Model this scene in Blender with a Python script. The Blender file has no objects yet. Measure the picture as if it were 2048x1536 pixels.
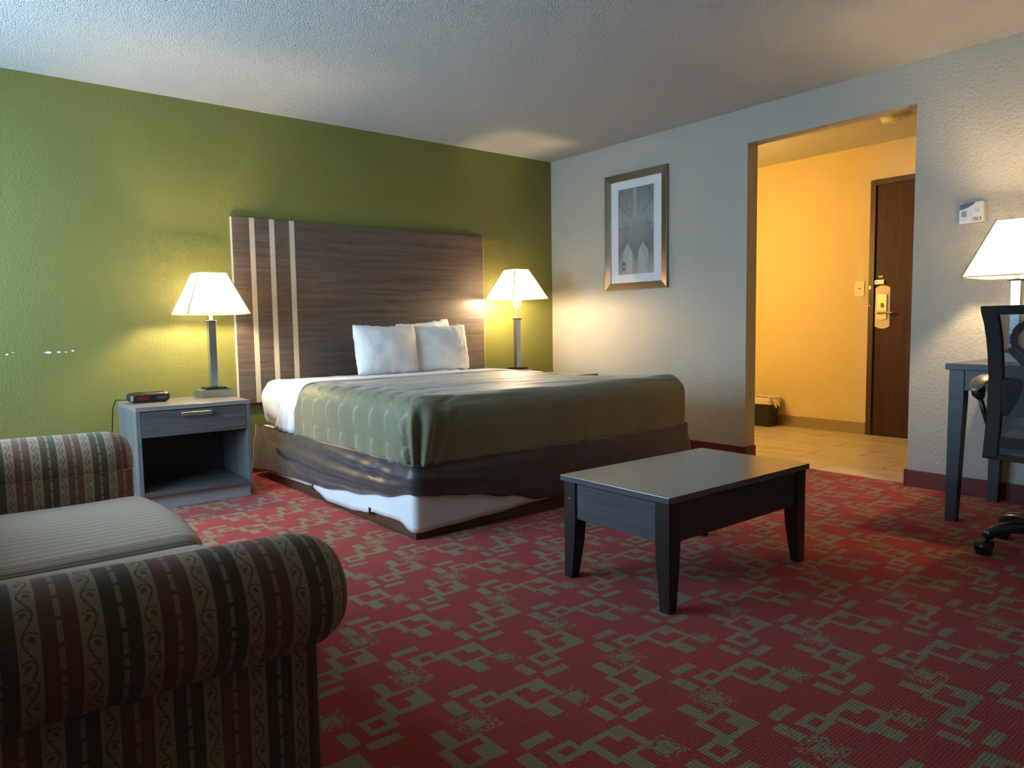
import bpy, bmesh, math, random
from mathutils import Vector, Matrix, noise
sc = bpy.context.scene
C = sc.collection
PI = math.pi
random.seed(7)

# ------------------------------------------------------------------ camera
cd = bpy.data.cameras.new('camera'); cam = bpy.data.objects.new('camera', cd); C.objects.link(cam)
cd.sensor_width = 36.0; cd.lens = 1447.62 / 2048 * 36.0; cd.clip_start = 0.02
_F = Vector((0.62400612, 0.77727452, -0.08037835)); _R = Vector((0.77893, -0.6269229, -0.01535381)); _U = Vector((0.06232516, 0.05302824, 0.99664617))
cam.matrix_world = Matrix(((_R.x, _U.x, -_F.x, -4.46443), (_R.y, _U.y, -_F.y, -4.95413), (_R.z, _U.z, -_F.z, 0.98056), (0, 0, 0, 1)))
sc.camera = cam

# ------------------------------------------------------------------ daylight, exposure
DAY = 6.0          # overcast sky seen through the window in the left wall
LAMP = 470.0       # glow of the table lamp bulbs
HALL = 135.0        # glow of the entry vanity globes
w = bpy.data.worlds.new('overcast_sky'); sc.world = w; w.use_nodes = True
w.node_tree.nodes['Background'].inputs[0].default_value = (0.48, 0.75, 1.0, 1)
w.node_tree.nodes['Background'].inputs[1].default_value = DAY
WY0, WY1, WZ0, WZ1 = -2.65, -0.25, 0.55, 2.20       # window opening in the left wall
pl = bpy.data.lights.new('window_portal', 'AREA'); pl.shape = 'RECTANGLE'; pl.size = WY1 - WY0; pl.size_y = WZ1 - WZ0
pl.cycles.is_portal = True
po = bpy.data.objects.new('window_portal', pl); C.objects.link(po)
po.location = (-5.12, (WY0 + WY1) / 2, (WZ0 + WZ1) / 2)
po.matrix_world = Matrix(((0, 0, -1, -5.12), (-1, 0, 0, (WY0 + WY1) / 2), (0, 1, 0, (WZ0 + WZ1) / 2), (0, 0, 0, 1)))
vs = sc.view_settings
vs.view_transform = 'Standard'; vs.look = 'None'; vs.gamma = 1.0; vs.use_curve_mapping = False
vs.exposure = 1.18

# ------------------------------------------------------------------ node helper
class NT:
    def __init__(s, name):
        s.m = bpy.data.materials.new(name); s.m.use_nodes = True
        s.t = s.m.node_tree; s.n = s.t.nodes; s.b = s.n['Principled BSDF']
        s.out = s.n['Material Output']
    def new(s, ty, **kw):
        n = s.n.new(ty)
        for k, v in kw.items(): setattr(n, k, v)
        return n
    def put(s, sock, v):
        if isinstance(v, bpy.types.NodeSocket): s.t.links.new(v, sock)
        elif v is not None:
            try: sock.default_value = v
            except Exception: sock.default_value = tuple(v) + (1,)
    def math(s, op, a, b=None, c=None):
        n = s.new('ShaderNodeMath', operation=op); s.put(n.inputs[0], a)
        if b is not None: s.put(n.inputs[1], b)
        if c is not None: s.put(n.inputs[2], c)
        return n.outputs[0]
    def vec(s, op, a, b=None):
        n = s.new('ShaderNodeVectorMath', operation=op); s.put(n.inputs[0], a)
        if b is not None: s.put(n.inputs[1], b)
        return n.outputs[0]
    def sep(s, v):
        n = s.new('ShaderNodeSeparateXYZ'); s.put(n.inputs[0], v); return n.outputs
    def comb(s, x, y, z=0.0):
        n = s.new('ShaderNodeCombineXYZ'); s.put(n.inputs[0], x); s.put(n.inputs[1], y); s.put(n.inputs[2], z); return n.outputs[0]
    def mix(s, f, a, b):
        n = s.new('ShaderNodeMix', data_type='RGBA'); s.put(n.inputs[0], f)
        s.put(n.inputs[6], a if isinstance(a, bpy.types.NodeSocket) else tuple(a)[:3] + (1,))
        s.put(n.inputs[7], b if isinstance(b, bpy.types.NodeSocket) else tuple(b)[:3] + (1,)); return n.outputs[2]
    def noise(s, co, scale, detail=2.0, rough=0.5):
        n = s.new('ShaderNodeTexNoise'); s.put(n.inputs['Vector'], co); n.inputs['Scale'].default_value = scale
        n.inputs['Detail'].default_value = detail; n.inputs['Roughness'].default_value = rough; return n.outputs['Fac']
    def ramp(s, f, stops):
        n = s.new('ShaderNodeValToRGB'); s.put(n.inputs[0], f); e = n.color_ramp.elements
        while len(e) < len(stops): e.new(0.5)
        for el, (p, c) in zip(e, stops): el.position = p; el.color = tuple(c)[:3] + (1,)
        return n.outputs[0]
    def obj(s): return s.new('ShaderNodeTexCoord').outputs['Object']
    def uv(s): return s.new('ShaderNodeTexCoord').outputs['UV']
    def scale(s, v, k): return s.vec('MULTIPLY', v, k)
    def bump(s, h, strength, dist):
        n = s.new('ShaderNodeBump'); s.put(n.inputs['Height'], h); n.inputs['Strength'].default_value = strength
        n.inputs['Distance'].default_value = dist; s.put(s.b.inputs['Normal'], n.outputs[0])
    def set(s, col=None, rough=None, metal=None, spec=None, sheen=None):
        if col is not None: s.put(s.b.inputs['Base Color'], col if isinstance(col, bpy.types.NodeSocket) else tuple(col)[:3] + (1,))
        if rough is not None: s.put(s.b.inputs['Roughness'], rough)
        if metal is not None: s.b.inputs['Metallic'].default_value = metal
        if spec is not None: s.b.inputs['Specular IOR Level'].default_value = spec
        if sheen is not None: s.b.inputs['Sheen Weight'].default_value = sheen
        return s

def plain(name, col, rough=0.5, metal=0.0, spec=0.5, var=0.06, vs_=30, sheen=None, bump=None):
    t = NT(name); o = t.obj(); f = t.noise(o, vs_, 3)
    d = tuple(c * (1 - var) for c in col); l = tuple(min(1, c * (1 + var)) for c in col)
    t.set(t.mix(f, d, l), rough, metal, spec, sheen)
    if bump: t.bump(t.noise(o, bump[0], 3), bump[1], bump[2])
    return t.m

def wallmat(name, col, sc_=75, st=0.35, dist=0.004, rough=0.7, spec=0.3):
    t = NT(name); o = t.obj()
    big = t.noise(o, 1.3, 2)
    t.set(t.mix(big, tuple(c * 0.97 for c in col), col), rough, 0, spec)
    h = t.math('ADD', t.noise(o, sc_, 3, 0.55), t.math('MULTIPLY', t.noise(o, sc_ * 2.7, 2), 0.4))
    t.bump(h, st, dist); return t.m

def woodmat(name, axis, dark, light, rough=0.35, spec=0.5, grain=22, along=0.9, contrast=(0.3, 0.7), bump=0.08):
    t = NT(name); o = t.obj()
    k = [grain, grain, grain]; k[axis] = along
    v = t.scale(o, tuple(k))
    warp = t.noise(o, 2.0, 2)
    v2 = t.vec('ADD', v, t.comb(0, t.math('MULTIPLY', warp, 2.0), t.math('MULTIPLY', warp, 2.0)))
    f = t.noise(v2, 1.0, 6, 0.62)
    fine = t.noise(t.scale(v, (4, 4, 4)), 1.0, 3, 0.6)
    g = t.math('ADD', t.math('MULTIPLY', f, 0.72), t.math('MULTIPLY', fine, 0.28))
    t.set(t.ramp(g, [(contrast[0], dark), (contrast[1], light)]), rough, 0, spec)
    t.bump(g, bump, 0.002); return t.m

# ------------------------------------------------------------------ materials
mt = {}
mt['green'] = wallmat('green_paint', (0.160, 0.164, 0.040), 70, 0.7, 0.005, 0.5, 0.4)
mt['white'] = wallmat('white_wall_paint', (0.415, 0.400, 0.350), 62, 0.85, 0.006, 0.6, 0.35)
mt['hallwall'] = wallmat('hall_wall_paint', (0.66, 0.55, 0.30), 62, 0.75, 0.006, 0.6, 0.35)
mt['chip'] = plain('bare_plaster', (0.85, 0.86, 0.84), 0.8)
def ceiling_mat():
    t = NT('popcorn_ceiling'); o = t.obj()
    v = t.new('ShaderNodeTexVoronoi'); v.inputs['Scale'].default_value = 150; t.put(v.inputs['Vector'], o)
    h = t.math('ADD', t.math('MULTIPLY', v.outputs['Distance'], -0.9), t.noise(o, 200, 3, 0.65))
    t.set((0.87, 0.85, 0.81), 0.85, 0, 0.2); t.bump(h, 1.0, 0.018); return t.m
mt['ceiling'] = ceiling_mat()
mt['maroon'] = plain('maroon_baseboard', (0.11, 0.011, 0.010), 0.45)
mt['cove'] = plain('tan_vinyl_base', (0.30, 0.23, 0.13), 0.5)

PX, PY, OX, OY = 0.548, 0.3055, -3.383 - 0.12, -3.466 - 0.2
def carpet_mat():
    t = NT('patterned_carpet'); o = t.obj()
    jit = t.new('ShaderNodeTexNoise'); jit.inputs['Scale'].default_value = 160; jit.inputs['Detail'].default_value = 1; t.put(jit.inputs['Vector'], o)
    jv = t.vec('MULTIPLY', t.vec('SUBTRACT', jit.outputs['Color'], (0.5, 0.5, 0.5)), (0.009, 0.009, 0))
    p = t.vec('ADD', o, jv)
    sn = t.new('ShaderNodeVectorMath', operation='SNAP'); t.put(sn.inputs[0], p); sn.inputs[1].default_value = (0.0045, 0.0045, 1)
    s = t.sep(sn.outputs[0])
    fx = t.math('FLOORED_MODULO', t.math('SUBTRACT', s[0], OX), PX)
    fy = t.math('FLOORED_MODULO', t.math('SUBTRACT', s[1], OY), PY)
    q = t.comb(fx, fy, 0)
    def sdf(r):
        x0, x1, y0, y1 = r
        d = t.vec('SUBTRACT', t.vec('ABSOLUTE', t.vec('SUBTRACT', q, ((x0 + x1) / 2, (y0 + y1) / 2, 0))), ((x1 - x0) / 2, (y1 - y0) / 2, 9))
        e = t.sep(d); return t.math('MAXIMUM', e[0], e[1])
    def copies(r):
        x0, x1, y0, y1 = r[0] + 0.12, r[1] + 0.12, r[2] + 0.2, r[3] + 0.2
        return [(i, j) for i in (-1, 0, 1) for j in (-1, 0, 1)
                if x1 + i * PX > 0 and x0 + i * PX < PX and y1 + j * PY > 0 and y0 + j * PY < PY]
    def sh(r, i, j): return (r[0] + 0.12 + i * PX, r[1] + 0.12 + i * PX, r[2] + 0.2 + j * PY, r[3] + 0.2 + j * PY)
    solid = [(-.060, .024, .053, .085), (-.105, -.066, -.027, .045), (.034, .062, -.040, -.013), (.121, .180, -.062, -.012), (.072, .118, -.184, -.112),
             (.345, .382, .172, .250), (.388, .448, .082, .138), (.300, .332, .072, .112), (.168, .202, .016, .086), (.208, .294, -.024, .006)]
    rings = [((-.038, .041, -.043, .022), (-.014, .024, -.026, .004)), ((.052, .181, -.119, -.012), (.076, .161, -.103, -.030)),
             ((.234, .314, .032, .108), (.254, .294, .053, .087)), ((.322, .448, .073, .180), (.345, .426, .093, .166))]
    fuzz = [(.155, .228, -.192, -.106), (.408, .512, .172, .272)]
    core = [(.163, .212, -.172, -.126), (.436, .482, .201, .246)]
    def union(items):
        r = None
        for d in items: r = d if r is None else t.math('MINIMUM', r, d)
        return r
    ds = [sdf(sh(r, i, j)) for r in solid for i, j in copies(r)]
    for ro, ri in rings:
        for i, j in copies(ro):
            ds.append(t.math('MAXIMUM', sdf(sh(ro, i, j)), t.math('MULTIPLY', sdf(sh(ri, i, j)), -1.0)))
    S = t.math('LESS_THAN', union(ds), 0.0)
    Fz = t.math('LESS_THAN', union([sdf(sh(r, i, j)) for r in fuzz for i, j in copies(r)]), 0.0)
    Co = t.math('LESS_THAN', union([sdf(sh(r, i, j)) for r in core for i, j in copies(r)]), 0.0)
    wn = t.new('ShaderNodeTexWhiteNoise', noise_dimensions='2D'); t.put(wn.inputs['Vector'], sn.outputs[0])
    wv = wn.outputs['Value']
    a = t.math('MULTIPLY', Fz, t.math('LESS_THAN', wv, 0.36)); b = t.math('MULTIPLY', Co, t.math('LESS_THAN', wv, 0.93))
    M_ = t.math('MAXIMUM', S, t.math('MAXIMUM', a, b))
    big = t.noise(o, 1.6, 3); tuft = t.noise(o, 330, 2, 0.7)
    red = t.mix(big, (0.34, 0.024, 0.019), (0.43, 0.034, 0.027)); oli = t.mix(big, (0.245, 0.180, 0.082), (0.31, 0.235, 0.115))
    col = t.mix(M_, red, oli)
    hs = t.new('ShaderNodeHueSaturation'); t.put(hs.inputs['Value'], t.math('ADD', 0.55, t.math('MULTIPLY', tuft, 0.9))); t.put(hs.inputs['Color'], col)
    t.set(hs.outputs[0], 0.95, 0, 0.1, 0.15)
    rows = t.math('SINE', t.math('MULTIPLY', s[1], 2 * PI / 0.0045))
    row2 = t.math('SINE', t.math('MULTIPLY', t.sep(p)[1], 2 * PI / 0.009))
    t.bump(t.math('ADD', tuft, t.math('MULTIPLY', row2, 0.18)), 0.8, 0.006); return t.m
mt['carpet'] = carpet_mat()

def tile_mat():
    t = NT('wood_look_tile'); o = t.obj()
    oi = t.new('ShaderNodeObjectInfo').outputs['Random']
    v = t.vec('ADD', t.scale(o, (38, 1.6, 10)), t.comb(t.math('MULTIPLY', oi, 37.0), t.math('MULTIPLY', oi, 11.0), 0))
    f = t.noise(v, 1.0, 5, 0.6)
    t.set(t.ramp(f, [(0.3, (0.33, 0.26, 0.175)), (0.52, (0.53, 0.46, 0.35)), (0.75, (0.64, 0.58, 0.47))]), 0.32, 0, 0.4); return t.m
mt['tile'] = tile_mat(); mt['grout'] = plain('grout', (0.12, 0.095, 0.065), 0.9)
mt['doorwood'] = woodmat('dark_door_veneer', 2, (0.030, 0.012, 0.005), (0.075, 0.032, 0.013), 0.5, 0.2, 26, 1.2)
mt['doorframe'] = plain('brown_frame_paint', (0.060, 0.028, 0.012), 0.45)
mt['brass'] = plain('aged_brass', (0.62, 0.50, 0.28), 0.38, 0.8)
mt['plate'] = plain('almond_plate', (0.66, 0.55, 0.34), 0.4)
mt['steel'] = plain('dull_steel', (0.45, 0.42, 0.38), 0.4, 0.9)
mt['headwood'] = woodmat('grey_brown_laminate', 0, (0.036, 0.028, 0.024), (0.135, 0.107, 0.091), 0.42, 0.4, 48, 1.6, (0.30, 0.72))
mt['cream'] = plain('cream_inlay', (0.52, 0.46, 0.35), 0.5)
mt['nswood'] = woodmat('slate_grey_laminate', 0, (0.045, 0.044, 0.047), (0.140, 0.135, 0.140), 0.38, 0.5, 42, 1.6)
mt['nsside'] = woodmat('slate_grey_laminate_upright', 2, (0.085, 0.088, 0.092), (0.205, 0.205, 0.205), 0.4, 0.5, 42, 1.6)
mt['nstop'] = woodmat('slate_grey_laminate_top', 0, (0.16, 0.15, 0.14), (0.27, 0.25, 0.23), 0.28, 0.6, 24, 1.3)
mt['nsback'] = plain('dark_back_panel', (0.020, 0.024, 0.028), 0.6)
mt['plinth'] = plain('pale_grey_plinth', (0.36, 0.35, 0.36), 0.55)
mt['nickel'] = plain('brushed_nickel', (0.52, 0.49, 0.44), 0.32, 0.95)
mt['chrome'] = plain('satin_steel_post', (0.56, 0.57, 0.58), 0.20, 0.95)
mt['black'] = plain('black_plastic', (0.012, 0.012, 0.013), 0.35)
mt['blackmetal'] = plain('black_enamel', (0.014, 0.013, 0.013), 0.22)
mt['wirem'] = plain('harp_wire', (0.7, 0.62, 0.4), 0.25, 0.9)
mt['socket'] = plain('pale_socket', (0.75, 0.70, 0.58), 0.4)
def shade_mat():
    t = NT('white_lamp_shade'); n = t.n
    d = n.new('ShaderNodeBsdfDiffuse'); d.inputs[0].default_value = (0.86, 0.84, 0.79, 1)
    tr = n.new('ShaderNodeBsdfTranslucent'); tr.inputs[0].default_value = (0.90, 0.82, 0.66, 1)
    m = n.new('ShaderNodeMixShader'); f = t.noise(t.obj(), 200, 2); t.put(m.inputs[0], t.math('ADD', 0.42, t.math('MULTIPLY', f, 0.03)))
    t.t.links.new(d.outputs[0], m.inputs[1]); t.t.links.new(tr.outputs[0], m.inputs[2]); t.t.links.new(m.outputs[0], t.out.inputs[0]); return t.m
mt['shade'] = shade_mat()
mt['trim'] = plain('shade_trim', (0.36, 0.27, 0.17), 0.7)
def emit_mat(name, col, st):
    t = NT(name); e = t.n.new('ShaderNodeEmission'); e.inputs[0].default_value = tuple(col) + (1,); e.inputs[1].default_value = st
    t.t.links.new(e.outputs[0], t.out.inputs[0]); return t.m
mt['bulb'] = emit_mat('lit_bulb', (1.0, 0.72, 0.40), LAMP)
mt['globe'] = emit_mat('lit_vanity_globe', (1.0, 0.55, 0.13), HALL)
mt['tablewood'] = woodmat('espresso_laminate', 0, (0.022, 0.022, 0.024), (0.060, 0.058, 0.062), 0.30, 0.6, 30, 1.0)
mt['tabletop'] = woodmat('espresso_top_painted_reflection', 0, (0.120, 0.108, 0.094), (0.180, 0.165, 0.145), 0.24, 1.0, 30, 1.0, bump=0.03)  # dark laminate with a lighter, warmer base standing in for room reflections
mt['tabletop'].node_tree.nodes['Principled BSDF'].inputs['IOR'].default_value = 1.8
mt['tableend'] = woodmat('espresso_end_painted_daylight', 1, (0.030, 0.030, 0.037), (0.110, 0.108, 0.122), 0.42, 0.5, 90, 1.0)  # paler bluish espresso, daylight painted into the end facing the window
mt['tableleg'] = plain('espresso_leg', (0.018, 0.015, 0.014), 0.38)
mt['desk'] = woodmat('charcoal_blue_laminate', 1, (0.022, 0.024, 0.028), (0.052, 0.055, 0.062), 0.4, 0.5, 26, 1.2)
mt['bedboard'] = woodmat('walnut_base_board', 1, (0.040, 0.018, 0.010), (0.135, 0.062, 0.036), 0.45, 0.4, 30, 0.8)
mt['bedboardx'] = woodmat('walnut_base_board_foot', 0, (0.030, 0.016, 0.011), (0.095, 0.048, 0.030), 0.45, 0.4, 30, 0.8)
mt['sheet'] = plain('white_cotton', (0.76, 0.77, 0.79), 0.85, 0, 0.2, 0.03, 8, 0.1, (26, 0.25, 0.01))
mt['pillow'] = plain('white_pillowcase', (0.78, 0.78, 0.79), 0.85, 0, 0.2, 0.03, 10, 0.1, (45, 0.22, 0.006))
mt['cover'] = plain('white_box_spring_cloth', (0.74, 0.73, 0.72), 0.85, 0, 0.2, 0.04, 8, 0.0, (14, 0.3, 0.012))
mt['skirt'] = plain('chocolate_satin', (0.034, 0.025, 0.025), 0.42, 0, 0.5, 0.05, 60, 0.3, (240, 0.15, 0.001))
def comforter_mat():
    t = NT('sage_satin_quilt'); uv = t.uv(); s = t.sep(uv)
    o = t.obj()
    cu, cv = 0.165, 0.155
    su = t.math('ADD', s[0], t.math('MULTIPLY', t.math('SUBTRACT', t.noise(o, 3, 1), 0.5), 0.03))
    a = t.math('FLOORED_MODULO', su, cu); b = t.math('FLOORED_MODULO', s[1], cv)
    def circ(cx, cy, r, kx=1.0):
        dx = t.math('MULTIPLY', t.math('SUBTRACT', a, cx), kx); dy = t.math('SUBTRACT', b, cy)
        return t.math('SUBTRACT', t.math('SQRT', t.math('ADD', t.math('MULTIPLY', dx, dx), t.math('MULTIPLY', dy, dy))), r)
    c1 = circ(0.070, 0.075, 0.062, 1.7); c2 = circ(0.054, 0.062, 0.060, 1.7)
    cres = t.math('MAXIMUM', c1, t.math('MULTIPLY', c2, -1.0))
    mr = t.new('ShaderNodeMapRange'); t.put(mr.inputs[0], cres); mr.inputs[1].default_value = 0.001; mr.inputs[2].default_value = -0.005
    f1 = mr.outputs[0]
    r3 = t.math('ABSOLUTE', circ(0.110, 0.095, 0.032, 1.2)); mr2 = t.new('ShaderNodeMapRange'); t.put(mr2.inputs[0], r3); mr2.inputs[1].default_value = 0.006; mr2.inputs[2].default_value = 0.0
    f2 = t.math('MULTIPLY', mr2.outputs[0], 0.35)
    side = t.math('LESS_THAN', s[1], 50.0)
    fa = t.math('SUBTRACT', t.math('FLOORED_MODULO', s[0], 0.24), 0.12); fb = t.math('SUBTRACT', t.math('FLOORED_MODULO', s[1], 0.155), 0.10)
    fd = t.math('SQRT', t.math('ADD', t.math('MULTIPLY', fa, fa), t.math('MULTIPLY', t.math('MULTIPLY', fb, fb), 1.6)))
    arcs = t.math('MULTIPLY', t.math('MULTIPLY', t.math('LESS_THAN', fd, 0.095), t.math('LESS_THAN', fb, t.math('MULTIPLY', fa, 0.4))), t.math('POWER', t.math('ABSOLUTE', t.math('SINE', t.math('MULTIPLY', fd, 190.0))), 3.0))
    f = t.math('MULTIPLY', t.math('MAXIMUM', f1, f2), t.math('ADD', 0.25, t.math('MULTIPLY', t.noise(o, 6, 2), 0.9)))
    f = t.math('ADD', t.math('MULTIPLY', f, side), t.math('MULTIPLY', t.math('MULTIPLY', arcs, 0.22), t.math('SUBTRACT', 1.0, side)))
    base = t.mix(t.noise(o, 4, 3), (0.150, 0.140, 0.075), (0.200, 0.190, 0.105))
    t.set(t.mix(t.math('MULTIPLY', f, 0.42), base, (0.46, 0.46, 0.34)), 0.55, 0, 0.3, 0.3)
    t.bump(t.math('ADD', t.math('MULTIPLY', f, 0.5), t.noise(o, 18, 3)), 0.35, 0.008); return t.m
mt['quilt'] = comforter_mat()

def sofa_mat(name, du=0.0, thin=False):
    t = NT(name); s = t.sep(t.uv()); P = 0.14; o = t.obj()
    u = t.math('FLOORED_MODULO', t.math('ADD', s[0], 4.05 + 0.155 * P + du), P)      # 0 = start of the green band
    u = t.math('DIVIDE', u, P); v = s[1]
    def band(a, b): return t.math('MULTIPLY', t.math('GREATER_THAN', u, a), t.math('LESS_THAN', u, b))
    green = band(0.0, 0.31); burg = band(0.49, 0.80)
    dash = t.math('MAXIMUM', band(0.132, 0.178), band(0.620, 0.668))
    dv = t.math('FLOORED_MODULO', v, 0.034); dashm = t.math('MULTIPLY', dash, t.math('GREATER_THAN', dv, 0.006))
    cream = (0.42, 0.31, 0.20)
    wv = t.noise(t.scale(o, (300, 300, 300)), 1.0, 2)
    # green band figure: small crossing lattice
    lg = t.math('ABSOLUTE', t.math('SINE', t.math('ADD', t.math('MULTIPLY', v, 2 * PI / 0.030), t.math('MULTIPLY', t.math('ABSOLUTE', t.math('SUBTRACT', u, 0.155)), 40.0))))
    gfig = t.math('MULTIPLY', t.math('LESS_THAN', lg, 0.22), 0.55)
    gcol = t.mix(gfig, (0.125, 0.098, 0.058), (0.20, 0.160, 0.105))
    # vine in the cream bands
    def vine(c, ph):
        L = 0.067
        th = t.math('ADD', t.math('MULTIPLY', v, 2 * PI / L), ph)
        x = t.math('MULTIPLY', t.math('SUBTRACT', u, c), P)
        d1 = t.math('ABSOLUTE', t.math('SUBTRACT', x, t.math('MULTIPLY', t.math('SINE', th), 0.0068)))
        line = t.math('LESS_THAN', d1, 0.0013)
        h = t.math('FLOORED_MODULO', t.math('ADD', v, ph / (2 * PI) * L), L)
        def dot(hc, xc, r, ring=False):
            dy = t.math('SUBTRACT', h, hc); dx = t.math('SUBTRACT', x, xc)
            dd = t.math('SQRT', t.math('ADD', t.math('MULTIPLY', dx, dx), t.math('MULTIPLY', dy, dy)))
            if ring: return t.math('LESS_THAN', t.math('ABSOLUTE', t.math('SUBTRACT', dd, r)), 0.0011)
            return t.math('LESS_THAN', dd, r)
        k = line
        for hc, xc in ((L * 0.25, -0.002), (L * 0.75, 0.002)):
            sg = 1.0 if xc > 0 else -1.0
            opened = t.math('GREATER_THAN', t.math('ADD', t.math('MULTIPLY', t.math('SUBTRACT', x, xc), -sg), t.math('MULTIPLY', t.math('SUBTRACT', h, hc), 0.8)), -0.0045)
            k = t.math('MAXIMUM', k, dot(hc + .001, xc + sg * .001, 0.0036)); k = t.math('MAXIMUM', k, dot(hc - .0025, xc + sg * .0035, 0.0022))
            k = t.math('MAXIMUM', k, t.math('MULTIPLY', dot(hc, xc, 0.0092, True), opened))
        return t.math('MULTIPLY', k, t.math('LESS_THAN', t.math('ABSOLUTE', x), 0.0118))
    vi = t.math('MULTIPLY', t.math('MAXIMUM', vine(0.40, 0.0), vine(0.90, 2.0)), t.math('SUBTRACT', 1.0, t.math('MAXIMUM', green, burg)))
    col = t.mix(vi, cream, (0.215, 0.135, 0.070))
    col = t.mix(green, col, gcol); col = t.mix(burg, col, (0.230, 0.108, 0.076)); col = t.mix(t.math('MULTIPLY', dashm, 0.75), col, cream)
    hs = t.new('ShaderNodeHueSaturation'); t.put(hs.inputs['Value'], t.math('ADD', 0.75, t.math('MULTIPLY', wv, 0.5))); t.put(hs.inputs['Color'], col)
    t.set(hs.outputs[0], 0.9, 0, 0.15, 0.12); t.bump(t.math('ADD', wv, t.math('MULTIPLY', vi, 0.6)), 0.3, 0.001); return t.m
mt['sofa'] = sofa_mat('striped_jacquard')
mt['piping'] = plain('cream_piping', (0.26, 0.20, 0.125), 0.8)
def seat_mat():
    t = NT('striped_jacquard_seat'); s = t.sep(t.uv()); P = 0.070; o = t.obj()
    u = t.math('DIVIDE', t.math('FLOORED_MODULO', s[0], P), P)
    def band(a, b): return t.math('MULTIPLY', t.math('GREATER_THAN', u, a), t.math('LESS_THAN', u, b))
    f = t.noise(t.comb(t.math('MULTIPLY', s[0], 260), t.math('MULTIPLY', s[1], 60), 0), 1.0, 2)
    col = t.mix(f, (0.36, 0.265, 0.185), (0.50, 0.385, 0.28))
    col = t.mix(band(0.0, 0.24), col, (0.26, 0.20, 0.135)); col = t.mix(band(0.50, 0.74), col, (0.31, 0.19, 0.14))
    col = t.mix(t.math('MAXIMUM', band(0.10, 0.14), band(0.60, 0.64)), col, (0.56, 0.45, 0.34))
    t.set(col, 0.9, 0, 0.15, 0.12); t.bump(f, 0.25, 0.001); return t.m
mt['seat'] = seat_mat()
mt['frame'] = plain('bronze_silver_frame', (0.27, 0.21, 0.150), 0.33, 0.85)
mt['mat'] = plain('white_mat_board', (0.74, 0.74, 0.78), 0.8)
def print_mat():
    t = NT('misty_grey_print'); g = t.new('ShaderNodeTexCoord').outputs['Generated']; s = t.sep(g)
    f = t.math('ADD', t.math('MULTIPLY', s[2], 1.0), t.math('MULTIPLY', t.math('SUBTRACT', t.noise(g, 3.5, 3), 0.5), 0.35))
    t.set(t.ramp(f, [(0.05, (0.34, 0.34, 0.332)), (0.30, (0.196, 0.201, 0.196)), (0.5, (0.264, 0.272, 0.264)), (0.63, (0.34, 0.348, 0.34)), (0.85, (0.255, 0.264, 0.255)), (1.0, (0.204, 0.212, 0.204))]), 0.5); return t.m
mt['print'] = print_mat()
mt['pr_light'] = plain('print_light_grey', (0.425, 0.433, 0.416), 0.5, var=0.15, vs_=14)
mt['pr_mid'] = plain('print_mid_grey', (0.348, 0.357, 0.348), 0.5, var=0.12, vs_=14)
mt['pr_dark'] = plain('print_dark_line', (0.093, 0.095, 0.093), 0.5)
mt['pr_thin'] = plain('print_thin_line', (0.178, 0.184, 0.178), 0.5)
def glass_mat():
    t = NT('clear_glass'); n = t.n
    tr = n.new('ShaderNodeBsdfTransparent'); gl = n.new('ShaderNodeBsdfGlossy'); gl.inputs['Roughness'].default_value = 0.02
    lw = n.new('ShaderNodeLayerWeight'); lw.inputs[0].default_value = 0.5; m = n.new('ShaderNodeMixShader')
    t.put(m.inputs[0], t.math('ADD', 0.04, t.math('MULTIPLY', t.math('POWER', lw.outputs['Facing'], 5.0), 0.9))); t.t.links.new(tr.outputs[0], m.inputs[1]); t.t.links.new(gl.outputs[0], m.inputs[2]); t.t.links.new(m.outputs[0], t.out.inputs[0]); return t.m
mt['glass'] = glass_mat()
mt['thermo'] = plain('white_thermostat_plastic', (0.72, 0.70, 0.68), 0.4)
mt['thermod'] = plain('navy_panel', (0.012, 0.013, 0.022), 0.35)
mt['lcd'] = plain('grey_green_lcd', (0.085, 0.135, 0.12), 0.25)
mt['thermog'] = plain('beige_grey_key', (0.42, 0.36, 0.28), 0.5)
mt['red'] = plain('dark_red_display', (0.16, 0.012, 0.012), 0.2)
mt['silver'] = plain('grey_plastic', (0.25, 0.28, 0.31), 0.3)
mt['almond'] = plain('almond_switch', (0.70, 0.60, 0.38), 0.4)
mt['ivory'] = plain('ivory_plastic', (0.70, 0.64, 0.50), 0.45)
mt['bin'] = plain('black_bin', (0.016, 0.013, 0.010), 0.45)
mt['bag'] = plain('thin_white_bag', (0.62, 0.58, 0.50), 0.5, 0, 0.4, 0.1, 25, None, (30, 0.5, 0.01))
def meshfab():
    t = NT('black_chair_mesh'); uv = t.uv(); s = t.sep(uv)
    k = 0.0042
    def cell(off):
        a = t.math('SUBTRACT', t.math('FLOORED_MODULO', t.math('ADD', s[0], off), k), k / 2); b = t.math('SUBTRACT', t.math('FLOORED_MODULO', t.math('ADD', s[1], off), k), k / 2)
        return t.math('SQRT', t.math('ADD', t.math('MULTIPLY', a, a), t.math('MULTIPLY', b, b)))
    hole = t.math('LESS_THAN', t.math('MINIMUM', cell(0.0), cell(k / 2)), 0.00072)
    t.set((0.014, 0.014, 0.016), 0.6); t.put(t.b.inputs['Alpha'], t.math('SUBTRACT', 1.0, hole)); return t.m
mt['chairmesh'] = meshfab()
mt['chairblack'] = plain('black_chair_fabric', (0.012, 0.012, 0.013), 0.7, 0, 0.3, 0.1, 200)
mt['chairmetal'] = plain('gloss_black_base', (0.020, 0.018, 0.017), 0.18, 0.0, 0.8)
mt['armtop'] = plain('arm_pad_painted_highlight', (0.20, 0.15, 0.105), 0.32, 0, 0.7)  # black pad coloured tan, the highlight along its top is painted in
mt['winframe'] = plain('white_window_frame', (0.7, 0.7, 0.7), 0.5)
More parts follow.
